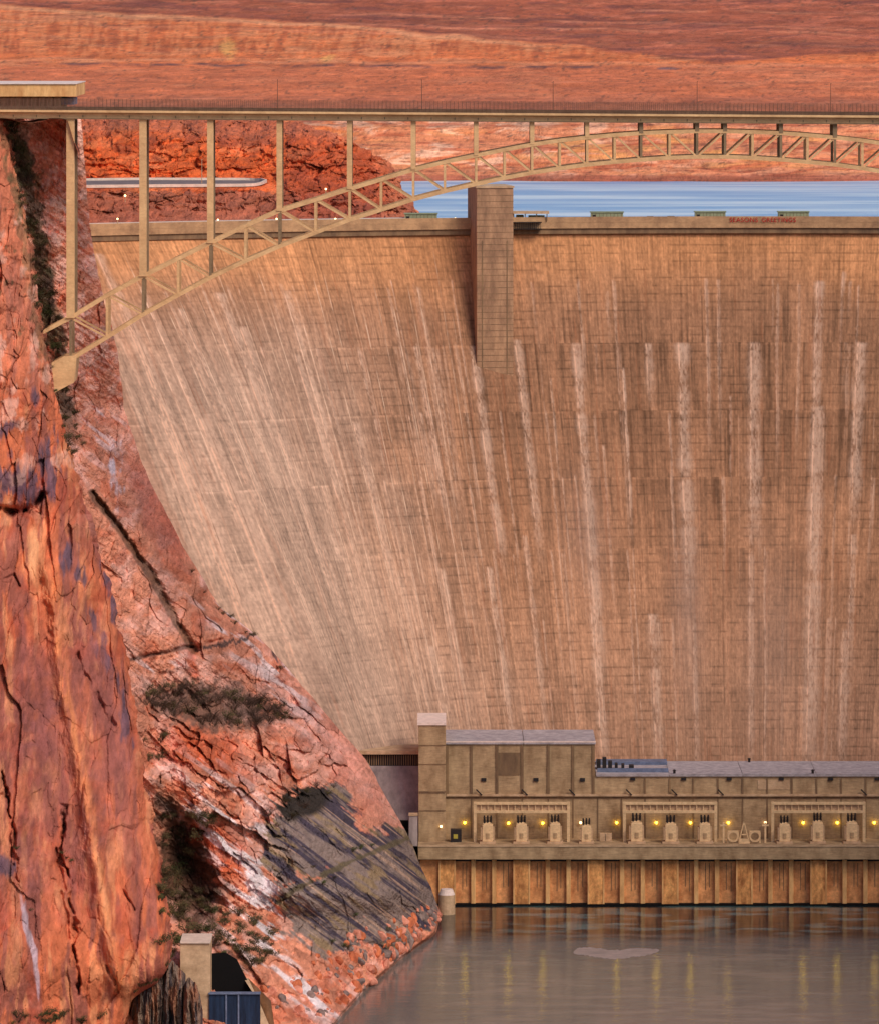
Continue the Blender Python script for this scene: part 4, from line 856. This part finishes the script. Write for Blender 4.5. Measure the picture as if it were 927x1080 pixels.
for x, l in ((773, 'round cable reel stand just left of the small pointed frame between two gantries'), (796, 'round cable reel stand just right of the small pointed frame between two gantries')):
    t = empty('reel_stand', (X(x, 1686), 1686, zd), l, 'reel stand', 'reel stands'); cxx = X(x, 1686); n = 20
    mb = MB()
    for i in range(n):
        a_ = 2*math.pi*i/n; b_ = 2*math.pi*(i+1)/n
        mb.bar((cxx+1.35*math.cos(a_), 1686, zd+1.9+1.35*math.sin(a_)), (cxx+1.35*math.cos(b_), 1686, zd+1.9+1.35*math.sin(b_)), .5, .4, (0, 1, 0))
    mb.build('ring', M['tan_paint'], t)
    for s in (-1, 1): MB().bar((cxx+s*1.4, 1686.5, zd), (cxx+s*1.4, 1686.5, zd+3), .35).build('leg', M['tan_paint'], t)
    MB().bar((cxx-1.5, 1686.5, zd+3.2), (cxx+1.5, 1686.5, zd+3.2), .4).build('crossbar', M['tan_paint'], t)
t = empty('pointed_frame', (X(784.5, 1686), 1686, zd), 'small pointed lattice frame between the middle and right gantries', 'frame'); cxx = X(784.5, 1686)
for s in (-1, 1): MB().bar((cxx+s*1.5, 1686, zd), (cxx, 1686, zd+6.0), .3).build('leg', M['tan_paint'], t)
MB().bar((cxx-.9, 1686, zd+2.4), (cxx+.9, 1686, zd+2.4), .3).build('crossbar', M['tan_paint'], t); MB().box(cxx-1.5, cxx+1.5, 1685.4, 1686.6, zd, zd+1.2).build('base', M['tan_paint'], t)
for x, l in ((763, 'tan post with crossarm just right of the middle gantry'), (807, 'tan post with crossarm just left of the right gantry')):
    t = empty('crossarm_post', (X(x, 1687), 1687, zd), l, 'post', 'crossarm posts'); xx = X(x, 1687)
    MB().box(xx-.25, xx+.25, 1686.8, 1687.2, zd, zd+5.6).build('post', M['tan_paint'], t); MB().box(xx-.9, xx+.9, 1686.7, 1687.3, zd+4.6, zd+5.0).build('crossarm', M['tan_paint'], t)
t = empty('booth', (X(480.5, 1688), 1688, zd), 'small dark booth with a yellow lit window beside the tower', 'booth')
MB().box(X(475, 1688), X(486.5, 1688), 1688, 1691, zd, zd+3.4).build('wall', M['dark'], t); MB().box(X(478, 1688), X(482.5, 1688), 1687.9, 1687.99, zd+1.0, zd+2.2).build('window', mat_emit('lit_window', (150, 134, 50), .25), t)
for xa, xb, l in ((905, 918, 'low tan cabinet beside the right gantry'), (632, 645, 'low tan cabinet between the lone transformer and the middle gantry')):
    if xa == 632:
        t = empty('cabinet', (X(xa, 1690), 1690, zd), l, 'cabinet'); MB().box(X(xa, 1690), X(xb, 1690), 1690, 1692, zd, zd+2.1).build('body', M['conc_lt'], t, .05); MB().box(X(xa, 1690)+1.6, X(xa, 1690)+1.7, 1689.9, 1689.99, zd+.1, zd+2).build('door_gap', M['dark'], t)
# roof machinery on the low roof
zr_ = Z(819, DW)+.46
t = empty('roof_equipment', (X(645, 1705), 1705, zr_), 'blue-grey machinery rack with dark units on the low roof beside the tall block', 'roof equipment')
MB().box(X(629, 1705), X(704, 1705), 1700, 1700.4, zr_, zr_+1.1).build('rail', M['bluegrey'], t)
MB().box(X(629, 1712), X(704, 1712), 1716, 1722, zr_, zr_+.9).build('duct', M['bluegrey'], t)
for x0, x1, h in ((629, 633, 2.6), (635, 639, 3.2), (641, 645, 2.2), (648, 651, 1.6), (655, 658, 1.4), (663, 668, 1.1)): MB().box(X(x0, 1708), X(x1, 1708), 1706, 1709, zr_, zr_+h).build('unit', M['dark'], t, .05)
for x, l in ((711, 'small dark roof vent right of the blue-grey machinery rack'), (857, 'small dark roof vent above the right gantry'), (790, 'small dark vent at the back edge of the low roof')):
    y0 = 1697 if x != 790 else 1722; t = empty('roof_vent', (X(x, y0), y0, zr_), l, 'vent', 'roof vents')
    MB().tube((X(x, y0), y0, zr_), (X(x, y0), y0, zr_+.9), .35).build('pipe', M['dark'], t); MB().tube((X(x, y0), y0, zr_+.9), (X(x, y0), y0, zr_+1.2), .6, .2).build('cap', M['dark'], t)
# end of the tailrace: concrete block, post, dark gap
t = empty('mooring_block', P(471, 965, 1672), 'pale round-topped concrete block at the water edge below the tower', 'block')
MB().tube((X(471, 1666), 1666, -13), (X(471, 1666), 1666, Z(944, 1666)), 2.3, 2.2, 20).build('body', M['conc_lt'], t, .1); MB().tube((X(471, 1666), 1666, Z(944, 1666)+.003), (X(471, 1666), 1666, Z(938, 1666)), 2.2, 1.6, 20).build('cap', M['white_roof'], t)
t = empty('service_shaft', P(436, 890, 1686), 'pale narrow concrete shaft against the left side of the powerhouse tower', 'shaft')
MB().pbox(431.5, 440.5, 861, 893, 1683, 1686.5).build('wall', M['ramp'], t, .1); MB().pbox(431.2, 440.8, 859.5, 861, 1682.8, 1686.8).build('cap', M['conc_lt'], t)
MB().pbox(417, 431, 866, 930, 1687.5, 1689).build('dark_gap', M['black'], t); MB().pbox(430, 441, 894, 915, 1685, 1687).build('lower_wall', M['black'], t)  # black box stands for the deep shade of the gap

# ------------------------------------------------------------------ BRIDGE
DB = 1500.; DB2 = 1511.5
top = [(45, 350), (74.5, 335), (113, 311.5), (151, 291), (188, 272.5), (222, 256), (259, 238), (295, 222), (333, 210.5), (369, 199), (402, 189), (436, 178.5), (469, 170.5), (502, 163.5), (532, 157.5), (561, 152), (590, 147.8), (619, 144.6), (648, 142), (676, 140), (706, 138.7), (735, 138), (764.5, 138)]
bot = [None, (74.5, 379), (113, 355.5), (151, 331.5), (188, 311), (222, 292.5), (259, 275), (295, 259.5), (333, 245), (369, 231.5), (402, 221), (436, 210), (469, 201.3), (502, 193.8), (532, 187.3), (561, 181.8), (590, 177.2), (619, 173.3), (648, 170.4), (676, 168), (706, 166), (735, 165), (764.5, 165)]
mid = 749.75
def mir(p): return None if p is None else (2*mid-p[0], p[1])
top = top[:-1]+[mir(p) for p in top[:-1]][::-1]; bot = bot[:-1]+[mir(p) for p in bot[:-1]][::-1]
NN = len(top); half = NN//2
br = empty('arch_bridge', P(75, 380, DB), 'cream steel deck arch bridge spanning the canyon in front of the dam', 'bridge')
def W2(p, D): v_ = P(p[0], p[1], DB); return Vector((v_.x, D, v_.z))
def deckz(px): return Z(117.5+6.2*np.clip(px/927., -.3, 1.15), DB)
for D in (DB, DB2):
    for nm, L in (('top_chord', top), ('bottom_chord', bot)):
        mb = MB(); L2 = [p for p in L if p]
        for a_, b_ in zip(L2[:-1], L2[1:]): mb.bar(W2(a_, D), W2(b_, D), .85, .95)
        mb.build(nm, M['steel'], br)
    for i in range(1, NN-1):
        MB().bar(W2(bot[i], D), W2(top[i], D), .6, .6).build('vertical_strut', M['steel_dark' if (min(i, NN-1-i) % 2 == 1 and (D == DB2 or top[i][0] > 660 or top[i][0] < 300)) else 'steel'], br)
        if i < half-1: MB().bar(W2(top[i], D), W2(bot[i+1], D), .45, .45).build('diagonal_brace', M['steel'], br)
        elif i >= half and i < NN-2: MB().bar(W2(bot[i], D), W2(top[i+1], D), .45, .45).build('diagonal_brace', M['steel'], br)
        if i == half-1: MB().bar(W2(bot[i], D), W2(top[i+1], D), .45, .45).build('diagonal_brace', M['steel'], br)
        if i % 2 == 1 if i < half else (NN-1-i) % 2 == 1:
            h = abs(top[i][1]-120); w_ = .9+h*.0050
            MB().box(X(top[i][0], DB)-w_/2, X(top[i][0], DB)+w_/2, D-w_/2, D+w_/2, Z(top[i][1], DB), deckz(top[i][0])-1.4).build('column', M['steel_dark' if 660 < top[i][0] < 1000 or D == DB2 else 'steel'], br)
for i in range(1, NN-1):
    if bot[i]:
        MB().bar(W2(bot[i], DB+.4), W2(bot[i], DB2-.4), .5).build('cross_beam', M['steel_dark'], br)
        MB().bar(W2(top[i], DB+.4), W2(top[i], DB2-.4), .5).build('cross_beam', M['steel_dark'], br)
mb = MB()
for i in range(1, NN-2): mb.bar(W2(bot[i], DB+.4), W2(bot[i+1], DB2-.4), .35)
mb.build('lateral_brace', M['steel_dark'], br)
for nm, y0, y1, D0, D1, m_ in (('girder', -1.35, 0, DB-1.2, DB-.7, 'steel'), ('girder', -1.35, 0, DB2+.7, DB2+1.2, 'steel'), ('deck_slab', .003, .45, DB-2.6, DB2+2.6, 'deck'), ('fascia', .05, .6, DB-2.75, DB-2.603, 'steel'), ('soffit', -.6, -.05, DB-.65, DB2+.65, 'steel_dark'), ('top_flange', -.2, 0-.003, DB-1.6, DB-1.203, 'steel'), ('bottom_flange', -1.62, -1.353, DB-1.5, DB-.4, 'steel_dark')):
    mb = MB(); n = 40; xs = [-420+i*(2000/n) for i in range(n+1)]
    for a_, b_ in zip(xs[:-1], xs[1:]):
        za, zb2 = deckz(a_), deckz(b_); xa, xb = X(a_, DB), X(b_, DB)
        mb.add([(xa, D0, za+y0), (xb, D0, zb2+y0), (xb, D1, zb2+y0), (xa, D1, za+y0), (xa, D0, za+y1), (xb, D0, zb2+y1), (xb, D1, zb2+y1), (xa, D1, za+y1)], [(0, 3, 2, 1), (4, 5, 6, 7), (0, 1, 5, 4), (2, 3, 7, 6)]+([(0, 4, 7, 3)] if a_ == xs[0] else [])+([(1, 2, 6, 5)] if b_ == xs[-1] else []))
    mb.build(nm, M[m_], br)
for D in (DB-2.5, DB2+2.5):                               # tall wire fences each side of the deck
    mb = MB(); x = -420
    while x < 1570:
        xw = X(x, DB); z_ = deckz(x)+.45; mb.box(xw-.035, xw+.035, D-.035, D+.035, z_, z_+2.7); x += 4.2
    fo = mb.build('fence_post', M['fence'], br); mb = MB()
    for hh in np.arange(.15, 2.75, .165):
        for a_ in range(-420, 1560, 60): mb.bar((X(a_, DB), D, deckz(a_)+.45+hh), (X(a_+60, DB), D, deckz(a_+60)+.45+hh), .04, .05)
    mb.build('fence_wire', M['fence'], br)
    mb = MB()
    for a_ in range(-420, 1560, 60): mb.bar((X(a_, DB), D+.12, deckz(a_)+.8), (X(a_+60, DB), D+.12, deckz(a_+60)+.8), .1, .7)
    mb.build('guard_rail', M['deck'], br)
for x in np.arange(-60, 1000, 24.5): MB().pbox(x, x+1, 120.4+6.2*x/927, 122.8+6.2*x/927, DB-1.28, DB-1.21).build('girder_joint', M['steel_dark'], br)
for x, s in ((74.5, 1), (2*mid-74.5, -1)):
    fm = MB(); a_ = W2((x, 377), DB); 
    vs = [Vector((a_.x+s*q_[0], y_, a_.z+q_[1])) for y_ in (DB-1.6, DB2+1.6) for q_ in ((1.6, .6), (.9, -6), (-3.8, -8.5), (-4.6, -1.2), (-1.6, .4))]
    fm.add(vs, [tuple(range(5)), tuple(range(9, 4, -1))]+[(i, i+5, (i+1) % 5+5, (i+1) % 5) for i in range(5)]); fm.build('footing', M['steel'], br)
for x, yt, l in ((293, 84, 'thin light pole on the bridge deck above the fourth column'), (445, 84, 'thin light pole on the bridge deck above the sixth column'), (583, 86, 'thin light pole on the bridge deck near mid picture'), (735, 86, 'thin light pole on the bridge deck above the arch crown'), (876, 88, 'thin light pole on the bridge deck at right')):
    t = empty('light_pole', (X(x, DB), DB2+2, deckz(x)+.5), l, 'light pole', 'light poles on the bridge'); b_ = P(x, yt, DB2+2); a_ = Vector((b_.x, b_.y, deckz(x)+.5))
    MB().tube(a_, b_, .1, .06, 6).build('pole', M['fence'], t); MB().bar(b_, b_+Vector((0, -1.6, .15)), .12).build('arm', M['fence'], t)
# building at the bridge end
t = empty('visitor_building', P(30, 112, 1530), 'low building with a broad cream flat roof at the left end of the bridge', 'building')
MB().pbox(-230, 80.5, 88.5, 101.5, 1522, 1560).build('roof', M['orange_lt'], t, .1); MB().pbox(-230, 80.9, 87.4, 88.3, 1521.6, 1560.5).build('coping', M['white_roof'], t)
MB().pbox(-220, 64, 101.6, 122, 1527, 1555).build('wall', M['conc'], t); MB().pbox(64.3, 78, 103, 110, 1530, 1545).build('dark_bay', M['bluegrey'], t)
mb = MB()
for x in range(-200, 60, 8): mb.pbox(x, x+.8, 102, 113, 1526.7, 1526.99)
mb.build('mullion', M['conc_dk'], t)

# ------------------------------------------------------------------ intake structure, bottom left
t = empty('outlet_portal', P(240, 1080, 1470), 'beige concrete portal with dark opening and blue gate at the foot of the cliff', 'portal')
MB().pbox(190, 221.5, 995.5, 1100, 1462, 1475).build('side_wall', M['conc_lt'], t, .1)
MB().pbox(190, 222, 994.2, 995.5, 1461.5, 1475).build('wall_cap', M['kerb'], t)
MB().add([P(275, 1100, 1460), P(292, 1100, 1460), P(286, 1056, 1464), P(262, 1032, 1475), P(257, 1032, 1475), P(275, 1060, 1463)]+[P(276, 1100, 1480), P(292, 1100, 1480), P(286, 1056, 1484), P(262, 1032, 1490), P(257, 1032, 1490), P(276, 1060, 1483)], [(5, 4, 3, 2, 1, 0), (6, 7, 8, 9, 10, 11)]+[(i, (i+1) % 6, (i+1) % 6+6, i+6) for i in range(6)]).build('wing_wall', M['conc_lt'], t)
MB().add([P(221.6, 1100, 1474), P(276, 1100, 1474), P(276, 1052, 1474), P(262, 1036, 1474), P(250, 1012, 1474), P(238, 1005, 1474), P(221.6, 1006, 1474)], [(0, 1, 2, 3, 4, 5, 6)]).build('opening', M['black'], t)
g_ = MB().pbox(220.5, 274.5, 1049, 1100, 1461.5, 1463).build('gate', M['gate_blue'], t)
for x in (238, 251): MB().pbox(x, x+1.6, 1049.5, 1100, 1461.2, 1461.49).build('gate_rib', M['bluegrey'], g_)
MB().pbox(220, 275, 1048, 1049.3, 1461, 1463.3).build('gate_beam', M['bluegrey'], g_)
# grey fluted rock beside the portal
def outcrop(xa, xb, tops, D, label, seed):
    q_, r_ = np.meshgrid(np.linspace(0, 1, 150), np.linspace(0, 1, 120)); xx = xa+(xb-xa)*q_
    yt = np.interp(xx, [t_[0] for t_ in tops], [t_[1] for t_ in tops])+3.5*fbm(xx/4, xx*0, seed, 3)
    yy_ = yt+(1105-yt)*r_
    fl = ridge(xx/7.5+.6*fbm(yy_/20, xx/9, seed), yy_/90, seed, 3)
    de = D-3.2*fl-1.5*fbm(xx/3, yy_/14, seed, 3)+10*(np.abs(q_-.5)*2)**6+4*np.exp(-r_*9)
    V = W(xx, yy_, de); C = np.ones(V.shape)*lin((136, 112, 98)); C = mixc(C, lin((88, 76, 78)), sm(-.1, .35, fbm(xx/3, yy_/40, seed, 4))); C = mixc(C, lin((168, 112, 84)), sm(.05, .4, fbm(xx/5, yy_/30, seed+3, 4))*.8)
    o = grid('rock_outcrop', V, C, M['rock2'], None); tag(o, label, 'rock')
outcrop(136, 178, [(136, 1062), (144, 1040), (160, 1026), (172, 1016), (178, 1024)], 1451, 'dark grey fluted rock outcrop at the foot of the near cliff', 3)
outcrop(168, 196, [(168, 1030), (176, 1010), (182, 1014), (190, 1024), (196, 1030)], 1449, 'brown fluted rock outcrop leaning against the portal wall', 9)
outcrop(192, 214, [(192, 1042), (198, 1032), (206, 1034), (211, 1050), (214, 1066)], 1446, 'low grey pointed rock in front of the portal side wall', 14)
# ------------------------------------------------------------------ bushes and boulders, set on the rock by casting rays in the scene
deps = bpy.context.evaluated_depsgraph_get(); deps.update()
trees = [BVHTree.FromObject(o, deps) for o in (canyon_wall, near_cliff)]
def hit(px, py):
    o_ = Vector((0, 0, CZ)); d_ = (P(px, py, 1000)-o_).normalized(); best = None
    for t_ in trees:
        h = t_.ray_cast(o_, d_)
        if h[0] and (best is None or h[3] < best[3]): best = h
    return best
def bush_proto(seed, green, R=1.0, nl=520, flat=.7):
    r_ = random.Random(seed); lv = MB(); tw_ = MB()
    for k in range(9):
        a_ = r_.uniform(0, 6.28); e_ = Vector((math.cos(a_)*.7, math.sin(a_)*.7, r_.uniform(.3, .9)*flat*1.3))
        mid_ = e_*.5+Vector((r_.uniform(-.1, .1), r_.uniform(-.1, .1), .05)); tw_.tube((0, 0, -.25), mid_, .04, .025, 5); tw_.tube(mid_, e_, .025, .01, 5)
        for q_ in range(nl//9):
            c = e_*r_.uniform(.55, 1.15)+Vector((r_.gauss(0, .2), r_.gauss(0, .2), r_.gauss(0, .13)))
            s = r_.uniform(.035, .085); u = Vector((r_.gauss(0, 1), r_.gauss(0, 1), r_.gauss(0, 1))).normalized(); w_ = u.orthogonal().normalized()
            if green == 'b': lv.add([c-u*s*2.4, c+w_*s*.25, c+u*s*2.4], [(0, 1, 2)])
            else: lv.add([c-u*s, c+w_*s*.6, c+u*s, c-w_*s*.6], [(0, 1, 2, 3)])
    m_ = {'g': 'bush_g', 'd': 'bush', 'b': 'bush_b'}[green]
    return lv, tw_, M[m_]
protos = {}
def bush(px, py, r, kind, label, group):
    h = hit(px, py)
    if h is None: return
    key = (kind, random.randrange(3))
    if key not in protos:
        lv, tw_, m_ = bush_proto(hash(key[1])+ord(kind), kind)
        t = empty('shrub', (0, 0, 0), label, 'shrub', group); lv.build('leaves', m_, t); tw_.build('branches', M['wood'], t); protos[key] = t
    else: t = copy_tree(protos[key])
    t['label'] = label; t['group'] = group; t.location = h[0]+Vector((0, -.3, -.1)); t.rotation_euler = (0, 0, random.uniform(0, 6.28)); t.scale = (r, r, r*random.uniform(.75, 1.0))
R = random
for i in range(88):
    x = 152+R.random()*145; y = 732+(x-150)*.14+R.uniform(-18, 28)*(1-abs(x-220)/110); bush(x, y, R.uniform(1.6, 3.2), R.choice('bbbd'), 'bare grey-brown brush on the broad ledge halfway up the canyon wall', 'brush on the wide ledge')
for i in range(10): bush(R.uniform(150, 172), R.uniform(775, 808), R.uniform(1.3, 2.4), 'd', 'dull olive shrub just under the left end of the wide ledge', 'shrubs under the ledge')
for i in range(64): bush(R.uniform(166, 192)+max(0, R.random()-.4)*70, R.uniform(858, 998), R.uniform(1.4, 3.6), R.choice('gddd'), 'dark shrub in the shaded gully beside the near cliff', 'shrubs in the gully')
for i in range(36): bush(R.uniform(218, 290), R.uniform(960, 1022)+5, R.uniform(1.1, 2.9), R.choice('gdd'), 'olive shrub on the slope above the portal', 'shrubs above the portal')
for i in range(95): 
    y = R.uniform(132, 480); bush(np.interp(y, [145, 250, 350, 420, 470], [14, 34, 50, 66, 78])+R.uniform(-8, 9), y, R.uniform(.9, 2.6), R.choice('gddb'), 'dark shrub in the steep cleft beside the arch footing', 'shrubs in the cleft')
for (x, y) in ((233, 640), (246, 648), (238, 645), (250, 655), (262, 664), (270, 668), (205, 600), (300, 702), (218, 622)): bush(x-3, y+3, R.uniform(.8, 1.5), 'd', 'small olive shrub on the rock edge against the dam face', 'shrubs along the dam edge')
for (x, y, r) in ((285, 858, 2), (300, 846, 2.4), (318, 838, 2.2), (334, 830, 2), (345, 838, 1.6), (292, 872, 1.6), (320, 852, 2.2), (352, 830, 1.4), (308, 862, 1.8)): bush(x, y, r, R.choice('bd'), 'dark scrub on top of the grey varnished slab', 'scrub on the dark slab')
for (x, y, r) in ((340, 932, 1.2), (352, 927, 1.3), (372, 898, 1.8), (380, 895, 1.6), (392, 893, 1.3), (374, 966, 1.3), (350, 995, 1.5), (362, 998, 1.2), (372, 990, 1.2), (366, 1000, 1.4), (409, 982, 1.3), (330, 915, 1.0)): bush(x, y, r, R.choice('gd'), 'green shrub on a ledge of the dark grey slab', 'shrubs on the slab ledges')
for i in range(16): bush(R.uniform(10, 105), R.uniform(1066, 1085), R.uniform(1.2, 2.2), R.choice('gdb'), 'dusty shrub at the foot of the near cliff', 'shrubs at the foot of the near cliff')
for (x, y) in ((180, 1010), (183, 1004), (176, 1018), (148, 1040), (154, 1038), (160, 1036), (142, 1046), (165, 1034)): bush(x, y, 1.5, 'g', 'green shrub above the grey rock slabs', 'shrubs above the slabs')
for (x, y) in ((70, 905), (66, 900), (74, 908), (16, 880), (18, 895), (32, 960)): bush(x, y, .9, 'g', 'tiny green plant in a vertical crack of the near cliff', 'plants in the cliff cracks')

def rock_mesh(seed):
    r_ = np.random.default_rng(seed); mb = MB(); mb.ball((0, 0, 0), 1, 14); vs = []
    off = r_.uniform(0, 99)
    pl = [Vector(r_.normal(size=3)).normalized() for _ in range(9)]
    for v_ in mb.v:
        v_ = Vector(v_); 
        for p_ in pl:
            e_ = v_.dot(p_)-.66
            if e_ > 0: v_ = v_-p_*e_*.92
        vs.append(v_*(1+.06*float(vn(v_.x*3+off, v_.y*3, v_.z*3))))
    mb.v = [tuple(v_) for v_ in vs]; return mb
bm_ = [mat_solid('pink_boulder', (226, 152, 130), .9, .25, .5, rgb2=(168, 92, 72)), mat_solid('orange_boulder', (214, 122, 84), .9, .25, .5, rgb2=(150, 78, 56)), mat_solid('grey_boulder', (150, 128, 122), .9, .25, .5, rgb2=(96, 80, 78))]
meshes = {}
for i in range(190):
    u = R.random(); t_ = R.random()**1.5
    sxp = np.interp(u, [0, .2, .45, .7, 1], [464, 440, 408, 380, 335]); syp = np.interp(u, [0, .2, .45, .7, 1], [968, 992, 1018, 1044, 1082])
    x = sxp-t_*np.interp(u, [0, .3, 1], [20, 40, 75])+R.uniform(-3, 4); y = syp-t_*np.interp(u, [0, .3, 1], [14, 22, 30])+R.uniform(-3, 2)
    h = hit(x, y)
    if h is None: continue
    loc = h[0]
    if loc.z < WL-.2: loc = onw(x, y, -.1)
    ci_ = R.choices([0, 1, 2], [5, 3, 3])[0]; k_ = (R.randrange(5), ci_)
    nm = ('pale pink', 'rusty orange', 'grey')[ci_]
    if k_ not in meshes: o = rock_mesh(k_[0]*7+1).build('boulder', bm_[ci_]); meshes[k_] = o
    else: o = meshes[k_].copy(); col.objects.link(o)
    s = R.choice((.5, .7, .9, 1.2, 1.7)); o.location = loc; o.rotation_euler = (R.uniform(0, 6), R.uniform(0, 6), R.uniform(0, 6)); o.scale = (s*R.uniform(.8, 1.5), s*R.uniform(.8, 1.3), s*R.uniform(.6, 1))
    tag(o, nm+' boulder among the rubble along the river shore below the dark slab', 'boulder', nm+' boulders on the shore')
